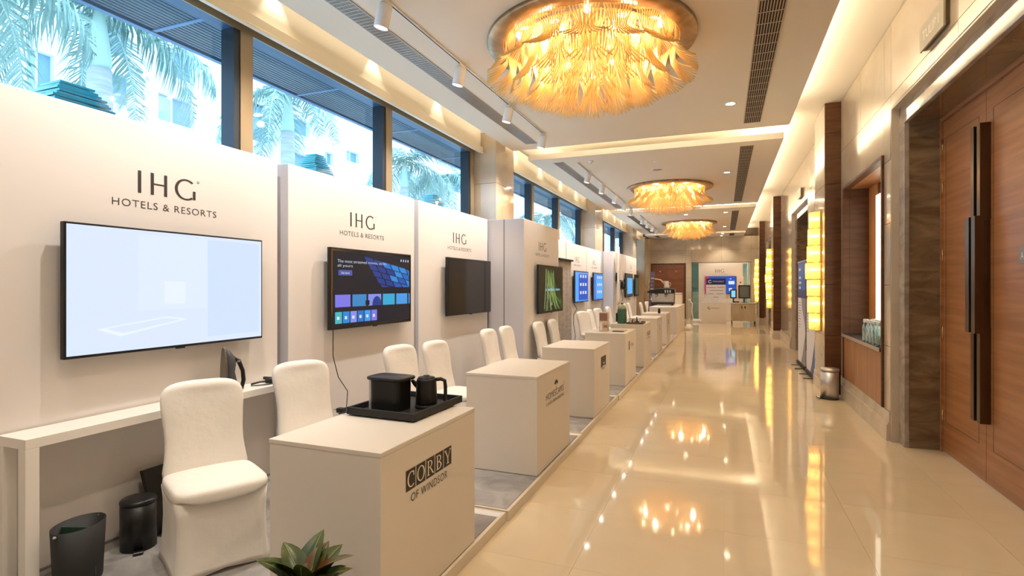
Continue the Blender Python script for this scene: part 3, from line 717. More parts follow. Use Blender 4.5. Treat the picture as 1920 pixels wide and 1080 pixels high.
# side table shelf of booth 1
t = thing('console_table', (PX0+.013, 2.55, PZ_+.0025), 'long narrow white console table against the nearest panel', 'table')
MB().box(.003, .235, -.94, .94, .725, .775, tab_m).build('tabletop', t, .002)
for s in (-1, 1):
    MB().box(.175, .235, s*.91-.03, s*.91+.03, 0, .725, tab_m).build('leg', t, .002)
    MB().box(.003, .05, s*.91-.03, s*.91+.03, 0, .725, tab_m).build('leg', t, .002)
# counters
CL = ['nearest white display counter, with the black tray on top', 'second white display counter with a bare top', 'third white display counter with a dark square logo and a bare top', 'fourth white display counter, carrying the printed carton', 'fifth white display counter, carrying the green canister', 'sixth white display counter with a bare top beyond the green canister', 'seventh white display counter, with a small black jar on top']
CY = [(2.0, 2.96), (4.13, 5.12), (6.18, 7.10), (8.34, 9.38), (10.42, 11.42), (12.5, 13.6), (14.72, 15.75)]
cts = []
for i, (a, b) in enumerate(CY):
    t = thing('display_counter', (-1.72, (a+b)/2, PZ_+.0045), CL[i], 'counter', 'white box counters in a row'); L = (b-a)/2
    MB().box(-.30, .328, -L, L, 0, .775, counter_m).build('body', t, .0025)
    MB().box(-.305, .330, -L-.002, L+.002, .775, .796, counter_m).build('worktop', t, .0025)
    cts.append(t)
def FC(t): 
    x = .3285; y = t.location.y
    return lambda a, b, h: Vector((x+h, a-y, b-PZ_-.0045))
# counter 1: five dark squares with serif letters, and the line below
t = cts[0]; F = FC(t); sq = MB(); L0, L1 = 2.2, 2.665; w_ = (L1-L0)/5
for k in range(5): sq.quad(F, L0+k*w_, L0+(k+1)*w_-.008, .628, .728, ink, .0008)
sq.build('logo_squares', t)
lt = MB(); zb, zt = .641, .715; H = zt-zb
def serifI(x, wd=.010): lt.quad(F, x, x+wd, zb, zt, cream_ink, .0014); lt.quad(F, x-.006, x+wd+.006, zb, zb+.004, cream_ink, .0015); lt.quad(F, x-.006, x+wd+.006, zt-.004, zt, cream_ink, .0015)
cx = lambda k: L0+(k+.46)*w_
arc(lt, F, cx(0)+.006, zb+H/2, .036, H/2+.001, 48, 312, .011, .005, cream_ink, .0014); lt.quad(F, cx(0)+.022, cx(0)+.030, zt-.024, zt-.002, cream_ink, .0014); lt.build('letter', t); lt = MB()
arc(lt, F, cx(1), zb+H/2, .036, H/2+.001, 0, 360, .011, .005, cream_ink, .0014); lt.build('letter', t); lt = MB()
serifI(cx(2)-.026); arc(lt, F, cx(2)-.008, zt-H*.25, .026, H*.25, -90, 90, .010, .004, cream_ink, .0014); lt.poly(F, [(cx(2)-.008, zb+H*.5), (cx(2)+.002, zb+H*.5), (cx(2)+.034, zb), (cx(2)+.022, zb)], cream_ink, .0014); lt.quad(F, cx(2)-.016, cx(2)-.006, zt-.004, zt, cream_ink, .0014); lt.quad(F, cx(2)-.016, cx(2)-.006, zb+H*.5, zb+H*.5+.004, cream_ink, .0014)
lt.build('letter', t); lt = MB()
serifI(cx(3)-.026); arc(lt, F, cx(3)-.008, zt-H*.24, .026, H*.24, -90, 90, .010, .004, cream_ink, .0014); arc(lt, F, cx(3)-.008, zb+H*.26, .030, H*.26, -90, 90, .011, .004, cream_ink, .0014)
for q in (zt-.004, zb, zb+H*.5): lt.quad(F, cx(3)-.016, cx(3)-.006, q, q+.004, cream_ink, .0014)
lt.build('letter', t); lt = MB()
lt.quad(F, cx(4)-.004, cx(4)+.006, zb, zb+H*.45, cream_ink, .0014); lt.quad(F, cx(4)-.012, cx(4)+.014, zb, zb+.004, cream_ink, .0015)
lt.poly(F, [(cx(4)-.004, zb+H*.42), (cx(4)+.004, zb+H*.42), (cx(4)-.022, zt), (cx(4)-.033, zt)], cream_ink, .0014); lt.poly(F, [(cx(4)-.001, zb+H*.42), (cx(4)+.005, zb+H*.42), (cx(4)+.032, zt), (cx(4)+.026, zt)], cream_ink, .0014)
lt.quad(F, cx(4)-.038, cx(4)-.016, zt-.004, zt, cream_ink, .0015); lt.quad(F, cx(4)+.018, cx(4)+.038, zt-.004, zt, cream_ink, .0015)
lt.build('letter', t)
text('tagline_lettering', 'OF WINDSOR', F, 2.245, 2.61, .567, .607, ink, t, thin=-.006, space=1.1)
# counter 2: a small tree over the name
t = cts[1]; F = FC(t)
text('logo_lettering', 'HOMESCAPES', F, 4.36, 4.90, .632, .685, ink, t, thin=-.01); text('tagline_lettering', 'LUXURY LINEN & BEDDING', F, 4.37, 4.91, .582, .608, ink, t, thin=-.004)
m_ = MB(); m_.quad(F, 4.655, 4.665, .68, .73, inkg, .001)
for k in range(7):
    a = R(20+k*23); m_.poly(F, [(4.66+.012*math.cos(a), .72+.01*math.sin(a)), (4.66+.05*math.cos(a+.2), .725+.035*math.sin(a+.2)), (4.66+.062*math.cos(a), .725+.045*math.sin(a)), (4.66+.05*math.cos(a-.2), .725+.035*math.sin(a-.2))], ink, .001+.0001*k)
arc(m_, F, 4.92, .70, .012, .012, 0, 360, .003, .003, inkg, n=12); m_.build('logo_tree', t)
t = cts[2]; F = FC(t); m_ = MB(); m_.quad(F, 6.56, 6.85, .60, .73, ink, .0008); m_.quad(F, 6.62, 6.80, .605, .615, cream_ink, .0012); arc(m_, F, 6.70, .675, .055, .04, 0, 360, .015, .01, inkg, .0012); arc(m_, F, 6.74, .66, .05, .03, 180, 360, .01, .01, cream_ink, .0014)
m_.build('logo_square', t); text('tagline_lettering', 'care', F, 6.62, 6.80, .565, .59, inkg, t)
t = cts[3]; F = FC(t); MB().quad(F, 8.63, 8.72, .59, .73, ink, .0008).build('logo_bar', t)
for q in ((8.80, 8.86, .64, .68), (8.92, 8.97, .60, .69), (9.02, 9.10, .62, .66)): MB().quad(F, *q, inkg, .0008).build('logo_mark', t)
t = cts[4]; F = FC(t); text('logo_lettering', 'EGE', F, 10.85, 11.3, .62, .70, ink, t, thin=.02); MB().quad(F, 10.88, 11.28, .57, .585, inkg, .0008).build('logo_line', t)
t = cts[5]; F = FC(t); m_ = MB(); arc(m_, F, 13.05, .64, .10, .06, 0, 360, .03, .02, inkg); m_.build('logo_ring', t)
t = cts[6]; F = FC(t); m_ = MB(); arc(m_, F, 15.25, .64, .12, .06, 0, 360, .04, .03, inkg); m_.build('logo_ring', t)
# long last counter
t = thing('display_counter', (-1.80, 20.0, 0), 'long last white counter carrying the espresso machine', 'counter', 'white box counters in a row')
MB().box(-.42, .42, -2.2, 1.6, 0, .90, counter_m).build('body', t, .003); MB().box(-.425, .425, -2.205, 1.605, .90, .925, counter_m).build('worktop', t, .003)

# ------------------------------------------------------------------ chairs with stretch covers
def sup(cx_, cy_, a, b, z, n=32, e=3.2, dz=None, sh=0):
    P = []
    for k in range(n):
        t_ = 2*PI*k/n; c, s_ = math.cos(t_), math.sin(t_)
        x = a*math.copysign(abs(c)**(2/e), c); y = b*math.copysign(abs(s_)**(2/e), s_)
        P.append(Vector((cx_+x, cy_+y, z+(dz(t_) if dz else 0))))
    return P
def make_chair():
    t = thing('covered_chair', (0, 0, 0), 'x', 'chair', 'banquet chairs in white stretch covers')
    b = MB()
    prof = [(.40, -.17, .235, .055), (.46, -.175, .228, .055), (.54, -.19, .212, .050), (.62, -.205, .207, .050), (.70, -.222, .211, .052), (.78, -.240, .220, .055), (.85, -.257, .226, .054), (.895, -.268, .220, .052), (.925, -.277, .200, .047), (.945, -.283, .165, .038), (.955, -.286, .11, .022), (.957, -.287, .04, .008)]
    rings = []
    for z, x, w, d in prof:
        ring = sup(x, 0, d, w, z, 36, 2.9)
        for p in ring: p.x += .035*(1-(p.y/.24)**2)*-1*(1 if z < .9 else .5)   # curved backrest, hollow towards the front
        rings.append(ring)
    b.loft(rings, fabric)
    o = b.build('backrest', t); sd = o.modifiers.new('sub', 'SUBSURF'); sd.levels = 1; sd.render_levels = 1
    s = MB()
    dzf = lambda t_: .012*math.cos(4*t_)*-1
    s.loft([sup(.02, 0, .235, .232, .392, 36, 5, dzf), sup(.022, 0, .241, .238, .40, 36, 5, dzf), sup(.022, 0, .243, .240, .425, 36, 5), sup(.02, 0, .241, .238, .448, 36, 5), sup(.02, 0, .225, .222, .462, 36, 4.5), sup(.02, 0, .15, .15, .470, 36, 3), sup(.02, 0, .05, .05, .473, 36, 2)], fabric)
    o = s.build('seat', t); sd = o.modifiers.new('sub', 'SUBSURF'); sd.levels = 1; sd.render_levels = 1
    k = MB(); rings = []
    for z, a in ((.0, .248), (.03, .243), (.12, .233), (.24, .228), (.33, .230), (.40, .236)):
        ring = []
        base = sup(0, 0, a, a-.004, z, 64, 9)
        for q, p in enumerate(base):
            t_ = 2*PI*q/64; m_ = math.cos(4*t_)   # 1 at the middle of a side
            mid = max(0, m_); f_ = 1-.05*mid*math.sin(min(z/.38, 1)*PI)**.7-(.012*mid if z < .05 else 0)
            p.x *= f_; p.y *= f_
            if z < .05: p.z += .022*mid*(1-z/.05)
            ring.append(p)
        rings.append(ring)
    k.loft(rings, fabric); o = k.build('skirt', t)
    return t
CH = [(-2.70, 2.27, -27, 'white covered chair beside the nearest counter, in front of the console table'),
      (-2.74, 3.18, -20, 'second white covered chair, behind the iron and the nearest counter'),
      (-2.65, 4.47, -8, 'left chair of the pair behind the black tray'), (-2.53, 4.98, -4, 'right chair of the pair behind the black tray'),
      (-2.64, 6.62, 0, 'left chair of the pair behind the second counter'), (-2.62, 7.2, 0, 'right chair of the pair behind the second counter'),
      (-2.48, 8.25, 0, 'left chair of the pair before the plant-picture screen'), (-2.47, 8.98, 2, 'right chair of the pair before the plant-picture screen, in shade'),
      (-2.72, 11.95, -20, 'chair with the small black handbag on it'), (-2.74, 12.95, 0, 'chair behind the handbag, left of its pair'), (-2.74, 13.7, -12, 'chair behind the handbag, right of its pair'),
      (-2.7, 14.95, 0, 'single chair left of the green canister'), (-2.72, 17.8, 2, 'left of the two slim white chairs beyond the green canister'), (-2.72, 18.5, 2, 'right of the two slim white chairs beyond the green canister')]
ch0 = make_chair()
for i, (x, y, a, lab) in enumerate(CH):
    c = ch0 if i == 0 else copy_tree(ch0)
    c.location = (x, y, PZ_+.0025); c.rotation_euler = (0, 0, R(a)); c['label'] = lab
for x, y, a, lab in ((-2.75, 21.7, 2, 'far chair left of the espresso machine'), (-2.68, 22.9, -15, 'farthest chair, half behind the espresso machine')):
    c = copy_tree(ch0); c.location = (x, y, 0); c.rotation_euler = (0, 0, R(a)); c['label'] = lab

# ------------------------------------------------------------------ things on and around the counters
CT = PZ_+.0045+.797     # counter top
t = thing('serving_tray', (-1.745, 2.775, CT), 'black rectangular tray with raised rim on the nearest counter', 'tray', None, R(-2))
f = MB().box(-.21, .21, -.26, .26, .008, .016, blackm)
for s in (-1, 1):
    f.box(s*.215-.008, s*.215+.008, -.27, .27, .008, .048, blackm); f.box(-.207, .207, s*.262-.008, s*.262+.008, .008, .048, blackm)
f.build('tray_body', t, .003)
f = MB()
for sx in (-1, 1):
    for sy in (-1, 1): f.lathe([(0, 0), (.012, 0), (.012, .008), (0, .008)], blackm, c=(sx*.17, sy*.22, 0), seg=10)
f.build('feet', t)
TC = CT+.017
t = thing('drinks_caddy', (-1.80, 2.69, TC), 'tall black sachet caddy with a lid, left on the tray', 'caddy', None, R(-2))
rr = lambda a, b, z, e=5: sup(0, 0, a, b, z, 32, e)
MB().loft([rr(.095, .075, 0, 7), rr(.097, .077, .17, 7)], black, True, False).build('body', t, .003)
MB().loft([rr(.125, .085, .172, 5), rr(.128, .088, .176, 5), rr(.128, .088, .186, 5), rr(.122, .082, .190, 5)], black).build('lid', t)
bx('side_panel', -.112, -.100, -.06, .06, .0, .171, pm('clear_side', (.75, .70, .68), .1, alpha=.5), t)
t = thing('electric_kettle', (-1.63, 2.80, TC), 'black electric kettle with a square handle, right on the tray', 'kettle', None, R(20))
MB().lathe([(0, 0), (.066, 0), (.068, .008), (.066, .018)], blackm, seg=32).build('base', t)
MB().lathe([(0, .019), (.062, .019), (.064, .03), (.058, .155), (.054, .168), (.050, .170)], black, seg=32).build('body', t)
MB().lathe([(0, .1705), (.050, .1705), (.048, .176), (.02, .179), (.018, .186), (0, .187)], black, seg=28).build('lid', t)
MB().tube([(.045, 0, .160), (.085, 0, .165), (.108, 0, .155), (.112, 0, .12), (.112, 0, .05), (.106, 0, .036)], .011, black, 10).build('handle', t)
MB().tube([(-.045, 0, .12), (-.07, 0, .14), (-.086, 0, .158)], [.02, .014, .009], black, 10).build('spout', t)
t = thing('power_cord', (-2.0, 2.565, CT), 'black cord with its plug, left of the tray', 'cord')
pts = [(.022, .09, .006), (-.01, .10, .012), (-.02, .04, .006), (-.06, .0, .010), (-.03, -.05, .006), (.015, -.02, .014), (.0, .04, .02), (-.06, .06, .012), (-.07, .0, .018), (-.0, -.03, .024)]
MB().tube(pts, .0045, blackm, 8).build('cable', t); MB().box(-.075, -.035, -.02, .015, .0, .026, black).build('plug', t, .003)
MB().cyl((-.075, -.01, .014), (-.098, -.012, .014), .0025, brass, 6).cyl((-.075, .006, .014), (-.098, .005, .014), .0025, brass, 6).build('plug_pins', t)
# black jar on the seventh counter
t = thing('small_jar', (-1.60, 14.9, CT), 'tiny black jar with a lid on the seventh counter', 'jar'); MB().lathe([(0, 0), (.035, 0), (.035, .07), (.02, .09)], black, seg=16).build('body', t); MB().lathe([(0, .09), (.026, .09), (.026, .13), (0, .13)], black, seg=16).build('lid', t)
# iron and cords on the console table
TT = PZ_+.777
t = thing('clothes_iron', (-3.29, 2.90, TT+.018), 'black steam iron standing on its heel on the console table', 'iron', None, R(68))
# stands upright: sole plate faces -X local, tip up
sole = lambda z: .062*math.sqrt(max(0, 1-(abs(z)/.30)**2.2))+.001
MB().loft([[Vector((-.052, -sole(z), z)), Vector((-.040, -sole(z)*1.02, z)), Vector((-.040, sole(z)*1.02, z)), Vector((-.052, sole(z), z))] for z in (-.017, .05, .10, .15, .2, .24, .27, .29, .30)], pm('sole_metal', (.22, .19, .17), .3, .8), True, False).build('sole_plate', t)
MB().loft([[Vector((x, y, z)) for x, y in ((-.040, -w), (d, -w*.55), (d, w*.55), (-.040, w))] for z, w, d in ((-.017, .055, .045), (.06, .056, .03), (.12, .052, .018), (.18, .043, .028), (.23, .030, .020), (.27, .016, -.008), (.292, .004, -.034))], dgrey).build('body', t)
MB().tube([(.02, 0, .005), (.075, 0, .0), (.088, 0, .05), (.082, 0, .12), (.055, 0, .19), (.01, 0, .225)], [.018, .018, .015, .014, .016, .014], black, 10).build('handle', t)
MB().lathe([(0, 0), (.018, 0), (.018, .012), (0, .014)], mgrey, c=(.05, 0, .185), seg=14).build('dial', t)
t = thing('power_cord', (-3.28, 3.21, TT), 'bundle of black cords on the console table behind the second chair', 'cord')
pts = [(0, -.14, .02), (.03, -.08, .03), (.0, -.02, .02), (.03, .05, .04), (-.02, .1, .03), (-.04, .02, .045), (.02, -.04, .05), (.05, .03, .03), (.0, .12, .02)]
MB().tube(pts, .007, black, 8).build('cable', t); MB().tube([(.0, -.14, .01), (.05, -.06, .006), (.075, .02, .006), (.07, .12, .008)], .004, black, 8).build('loose_end', t)
MB().box(-.03, .03, .02, .12, .0, .035, black).build('adapter', t, .004); MB().box(-.01, .02, .08, .13, .036, .05, blue_p).build('tie', t)
# hanging screen cables
t = thing('screen_cable', (-3.36, 4.08, 1.2), 'thin black cable hanging from the menu screen', 'cable')
MB().tube([(0, 0, .0), (.0, .0, -.25), (.01, .06, -.45), (.03, .17, -.60), (.04, .14, -.75), (.03, .06, -.88), (.01, .04, -1.0), (0, 0, -1.115)], .004, black, 6).build('cable', t)
t = thing('screen_cable', (-3.36, 12.9, 1.2), 'kinked black cable below the first blue screen', 'cable')
MB().tube([(0, -.2, .0), (.02, .05, -.16), (.02, -.25, -.28), (.0, -.2, -.5), (.02, -.1, -.8), (0, -.15, -1.115)], .007, black, 6).build('cable', t)
# bins under the console table
def oval(a, b, z, n=32): return [Vector((a*math.cos(2*PI*k/n), b*math.sin(2*PI*k/n), z)) for k in range(n)]
t = thing('waste_bin', (-3.11, 1.81, PZ_+.0725-.07), 'open oval black waste bin with a divider, beside the table leg', 'waste bin', None, R(20))
MB().loft([oval(.085, .12, 0), oval(.087, .122, .01), oval(.10, .135, .30), oval(.095, .130, .30), oval(.082, .117, .02)], blackm).build('body', t)
bx('divider', -.09, .09, -.004, .004, .03, .28, pm('green_divider', (.03, .07, .04), .4), t)
MB().cyl((0, .13, .285), (0, .15, .292), .006, chrome, 8).cyl((0, -.13, .285), (0, -.15, .292), .006, chrome, 8).build('rivets', t)
t = thing('pedal_bin', (-3.20, 2.18, PZ_+.0025), 'closed black pedal bin under the console table', 'waste bin', None, R(-35))
MB().loft([oval(.092, .092, 0), oval(.092, .092, .26)], black).build('body', t); MB().loft([oval(.094, .094, .262), oval(.094, .094, .275), oval(.085, .085, .285), oval(.04, .04, .290)], black).build('lid', t)
MB().box(.09, .135, -.025, .025, .004, .012, black).build('pedal', t, .002); MB().box(.128, .134, -.022, .022, .0125, .018, chrome).build('pedal_edge', t)
t = thing('tilted_tray_table', (-3.25, 2.52, PZ_+.0025), 'black folded luggage rack leaning under the console table behind the nearest chair', 'luggage rack', None, R(0))
M = Matrix.Rotation(R(-18), 4, 'Y')
MB().box(-.015, .015, -.22, .22, .0, .40, black, Matrix.Translation((.02, 0, .006)) @ M).build('board', t, .003)
MB().cyl((.05, -.2, .01), (-.1, .15, .42), .012, black, 8).build('frame_bar', t)
# stainless bin by the pier
t = thing('pedal_bin', (1.40, 8.83, .001), 'stainless steel pedal bin by the nearest wood-faced pier', 'waste bin', None, R(200))
MB().loft([oval(.118, .13, .0), oval(.118, .13, .02)], black).build('base', t)
MB().loft([oval(.112, .125, .021), oval(.112, .125, .395)], steel).build('body', t)
MB().loft([oval(.118, .131, .396), oval(.120, .133, .41), oval(.112, .125, .432), oval(.06, .07, .440)], steel).build('lid', t)
MB().box(-.135, -.10, -.04, .04, .06, .42, black).build('hinge_back', t, .004); MB().box(.11, .17, -.05, .05, .012, .022, black).build('pedal', t, .002); MB().cyl((.165, -.05, .03), (.165, .05, .03), .008, chrome, 8).build('pedal_bar', t)
# bottles in the niche
def bottle(x, y, lab, src=[None]):
    if src[0] is None:
        t = thing('glass_bottle', (0, 0, 0), 'x', 'bottle', 'clear bottles on the niche counter')
        MB().lathe([(0, 0), (.034, 0), (.037, .008), (.037, .175), (.026, .205), (.022, .215), (.022, .225)], glass_b, seg=20).build('body', t)
        MB().lathe([(0, .224), (.027, .224), (.029, .228), (.029, .262), (.026, .266), (0, .266)], pm('clear_cap', (.62, .62, .60), .25), seg=20).build('cap', t)
        MB().lathe([(0, .004), (.032, .004), (.032, .012), (0, .012)], pm('bottle_base', (.10, .13, .12), .1), seg=20).build('base', t)
        src[0] = t
    else: t = copy_tree(src[0])
    t.location = (x, y, .931); t['label'] = lab
    return t
k = 0
for c_, x in enumerate((1.61, 1.70)):
    for r_ in range(5):
        bottle(x, 7.10+r_*.155+.04*c_, 'clear bottle on the niche counter, %s row, %s' % (['front', 'back'][c_], ['nearest the marble door frame', 'second from the near end', 'middle of the row', 'second from the far end', 'farthest, towards the pier'][r_]))

# roll-up banners
def banner(y0, y1, lab, variant):
    t = thing('roll_up_banner', (1.435, (y0+y1)/2, 0), lab, 'banner', 'blue and white banner stands'); L = (y1-y0)/2
    MB().box(-.035, .035, -L, L, .012, .075, blackm).build('base', t, .006)
    for yy in (-L*.55, L*.45): MB().box(-.16, .10, yy-.012, yy+.012, .0, .012, blackm).build('foot', t)
    MB().cyl((.02, 0, .07), (.02, 0, 2.06), .010, steel, 8).build('pole', t); MB().box(-.012, .012, -L, L, 2.07, 2.09, steel).build('top_rail', t)
    MB().box(-.004, 0, -L+.01, L-.01, .075, 2.07, gry_p).build('sheet', t)
    F = lambda a, b, h: Vector((-.004-h, -a*L*.985, b)); m_ = MB()
    m_.quad(F, -1, 1, 1.42, 2.065, blue_p, .0008); m_.quad(F, -1, 1, 1.36, 1.52, navy, .0010)
    # white swoosh tapering over the picture, blue corner below
    S = [(-1, 1.36), (-.1, 1.36), (.15, 1.15), (.85, .85), (.95, .70), (.55, .45), (.25, .25), (-.15, .08), (-1, .08)]
    m_.poly(F, S, wht_p, .0012); m_.poly(F, [(.1, .08), (1, .08), (1, .85), (.60, .45), (.30, .25)], blue_p if variant else gry_p, .0011)
    for k in range(10): m_.quad(F, -.75, -.75+[.5, .55, .4, .6, .5, .35, .55, .4, .5, .3][k], 1.26-k*.055, 1.278-k*.055, gry_p, .0016)
    for k, w_ in enumerate((.55, .62, .5)): m_.quad(F, -.72, -.72+w_, 1.74-k*.10, 1.785-k*.10, wht_p, .0016)
    m_.quad(F, -.72, -.30, 1.90, 1.95, wht_p, .0016); m_.build('print', t)
banner(10.33, 11.38, 'blue and white roll-up banner nearest the gold sconce', 1)
banner(11.50, 12.62, 'blue and white roll-up banner farther away, beside the second doorway', 0)

# grey cloth stand between the fourth and fifth booths
t = thing('cloth_backdrop', (-3.05, 10.9, PZ_+.001), 'tall narrow grey cloth stand with a dark top rail, right of the plant-picture screen', 'display stand')
rings = []
for z in (0, .4, .9, 1.4, 1.9, 2.05):
    rings.append([Vector((.04*math.sin(k*.8)*(1-z/2.6)-.02, -.5+1.0*k/24, z)) for k in range(25)]+[Vector((-.06, .5-1.0*k/24, z)) for k in range(25)])
MB().loft(rings, fabric_g).build('cloth', t); MB().box(-.07, .03, -.52, .52, 2.051, 2.085, blackm).build('top_rail', t, .003)
# handbag on the chair, far side
t = thing('handbag', (-2.44, 11.75, PZ_+.48), 'small black handbag with a loop handle on a white chair', 'bag', None, R(-25))
MB().loft([sup(0, 0, .05, .15, 0, 24, 5), sup(0, 0, .05, .15, .02, 24, 5), sup(0, 0, .025, .125, .24, 24, 5)], dgrey).build('body', t)
MB().tube([(0, -.07, .22), (0, -.09, .32), (0, -.05, .40), (0, .05, .40), (0, .09, .32), (0, .07, .22)], .010, black, 8).build('handle', t)
MB().box(.036, .042, -.02, .02, .15, .19, chrome).build('clasp', t)
# printed carton with flowers of print on the fourth counter
t = thing('printed_carton', (-1.80, 8.72, CT), 'tall upright carton printed in brown and cream on the fourth counter', 'box', None, R(6))
MB().box(-.07, .07, -.09, .09, 0, .30, card).build('carton', t, .003); m_ = MB()
for k, (a, b, c_, d, mm) in enumerate([(-.06, .06, .17, .29, 0), (-.06, -.02, .02, .14, 1), (.0, .06, .06, .10, 0), (-.06, .06, .145, .155, 1)]):
    m_.quad(lambda a_, b_, h: Vector((a_, -.09-h, b_)), a, b, c_, d, [pm('print_brown', (.30, .17, .12), .6), white][mm] if k < 2 else m_.mats[mm], .001)
m_.build('print', t)
t = thing('brochure', (-1.56, 8.8, CT), 'flat dark-edged brochure lying on the fourth counter', 'brochure'); MB().box(-.09, .09, -.16, .16, 0, .012, card).box(-.092, .092, -.162, -.150, 0, .014, dgrey).build('pages', t)
# fifth counter: green canister, bottle shape, tray of small things
t = thing('green_canister', (-1.84, 10.62, CT), 'dark green cylindrical canister with a pale domed lid on the fifth counter', 'canister')
MB().lathe([(0, 0), (.085, 0), (.088, .01), (.088, .27), (.085, .28)], green_c, seg=32).build('body', t); MB().lathe([(0, .281), (.084, .281), (.082, .32), (.055, .365), (.0, .38)], pm('pale_lid', (.45, .48, .36), .3), seg=32).build('lid', t); MB().lathe([(0, .38), (.025, .38), (.025, .398), (0, .40)], black, seg=14).build('knob', t)
MB().box(-.115, -.088, -.03, .03, .03, .2, black).build('handle', t, .004)
t = thing('accessory_tray', (-1.58, 10.68, CT), 'low brown tray of small bathroom bottles on the fifth counter', 'tray')
f = MB().box(-.14, .14, -.2, .2, 0, .012, pm('tray_brown', (.14, .07, .045), .4))
for s in (-1, 1): f.box(s*.145-.006, s*.145+.006, -.206, .206, 0, .035, f.mats[0]); f.box(-.139, .139, s*.20-.006, s*.20+.006, 0, .035, f.mats[0])
f.build('tray_body', t)
for k, (x, y, h, mm) in enumerate([(-.09, -.1, .10, 'white_paint'), (-.04, -.03, .08, 'printed_card'), (.03, -.1, .07, 'dark_grey'), (.08, .0, .09, 'white_paint'), (.0, .08, .11, 'print_brown'), (-.08, .09, .07, 'dark_grey')]):
    b = thing('toiletry_bottle', (-1.58+x, 10.68+y, CT+.013), 'tiny toiletry bottle in the brown tray, ' + ['white, left rear corner', 'cream, centre left', 'dark, front left', 'white, right side', 'brown, centre back', 'dark, far left'][k], 'bottle', 'toiletries in the brown tray')
    MB().lathe([(0, 0), (.018, 0), (.019, .004), (.019, h*.75), (.009, h*.85), (.009, h*.9)], MATS[mm], seg=12).build('body', b); MB().lathe([(0, h*.9), (.011, h*.9), (.011, h), (0, h)], black, seg=10).build('cap', b)
# wall telephones with shelves on the projecting far panel
for k, (y, z) in enumerate(((16.75, 1.78), (17.55, 1.52))):
    t = thing('wall_telephone', (-3.06, y, z), ['upper black wall telephone on the farther projecting panel', 'lower black wall telephone on the farther projecting panel'][k], 'telephone')
    MB().box(0, .06, -.14, .14, 0, .22, black).build('body', t, .008); MB().tube([(.07, -.06, .02), (.095, -.06, .05), (.095, -.06, .17), (.07, -.06, .20)], .018, dgrey, 8).build('handset', t)
    MB().box(.0, .16, -.24, .24, -.035, -.005, black).build('shelf', t, .003); MB().tube([(.04, -.22, -.035), (.06, -.2, -.2), (.05, -.12, -.34), (.03, -.05, -.42)], .009, black, 6).build('cord', t)
# ironing board
t = thing('ironing_board', (-2.95, 16.45, PZ_+.001), 'tall ironing board with a white cover standing upright against the far projecting panel', 'ironing board')
rings = []
for q in range(15):
    z = .95+1.75*q/14; w = .17*min(1, math.sqrt(max(0, 1-max(0, (z-1.7)/1.0)**2.4)))+.004
    rings.append([Vector((x, w*s_, z)) for x, s_ in ((-.015, -1), (.015, -1), (.022, 0), (.015, 1), (-.015, 1))])
MB().loft(rings, fabric).build('padded_cover', t); MB().tube([(0, -.12, 1.2), (.0, .12, .1), (0, .16, .01)], .012, steel, 8).tube([(0, .12, 1.2), (.0, -.12, .1), (0, -.16, .01)], .012, steel, 8).tube([(0, -.2, .015), (0, .2, .015)], .012, steel, 8).build('folded_legs', t)

# espresso machine on the last counter
t = thing('espresso_machine', (-1.98, 19.55, .926), 'black and steel espresso machine with an arched top on the last counter', 'coffee machine')
MB().box(-.38, .38, -.28, .30, .03, .10, blackm).build('drip_tray', t, .006)
MB().box(-.36, .36, -.05, .30, .10, .42, steel).build('back_body', t, .01)
MB().loft([[Vector((x, y, z)) for y, z in ((-.28, z0), (-.28, z1), (.32, z1+.02), (.32, z0))] for x, z0, z1 in ((-.50, .44, .46), (-.40, .42, .52), (-.2, .41, .56), (0, .41, .58), (.25, .42, .575), (.42, .44, .54))], black, True, False).build('hood', t)
for x in (-.2, .12): g_ = MB().lathe([(0, -.08), (.045, -.08), (.05, 0), (0, 0)], chrome, c=(x, -.17, .40), seg=18).build('group_head', t); MB().tube([(x, -.2, .34), (x, -.34, .32)], .014, black, 8).build('portafilter', g_)
for k in range(3): MB().box(.10+.08*k, .13+.08*k, -.288, -.281, .44, .53, white, Matrix.Shear('XZ', 4, (.0, .0)) if False else None).build('white_stripe', t)
MB().tube([(-.34, -.2, .40), (-.36, -.25, .3), (-.35, -.27, .16)], .008, chrome, 8).build('steam_wand', t)
for sx in (-1, 1): MB().cyl((sx*.33, -.2, 0), (sx*.33, -.2, .03), .02, black, 10).cyl((sx*.33, .22, 0), (sx*.33, .22, .03), .02, black, 10).build('feet', t)
t = thing('milk_jug', (-1.85, 19.6, 1.526), 'pale jug standing on top of the espresso machine', 'jug')
MB().lathe([(0, 0), (.09, 0), (.095, .02), (.075, .16), (.06, .20), (.07, .24), (.06, .24), (.0, .21)], pm('pale_steel', (.70, .62, .55), .3, .3), seg=24).build('body', t); MB().tube([(.07, 0, .2), (.13, 0, .18), (.13, 0, .09), (.085, 0, .05)], .010, t.children[0].data.materials[0], 8).build('handle', t); MB().tube([(-.06, 0, .2), (-.10, 0, .25)], [.02, .012], t.children[0].data.materials[0], 8).build('spout', t)
t = thing('cream_box', (-1.55, 21.0, .926), 'cream carton behind the espresso machine', 'box'); MB().box(-.12, .12, -.2, .2, 0, .42, counter_m).build('carton', t, .004); MB().box(-.122, .122, -.202, .202, .36, .372, dgrey).build('band', t)
t = thing('garment_steamer', (-1.18, 20.8, 0), 'slim white garment steamer with its hose beside the last counter', 'steamer')
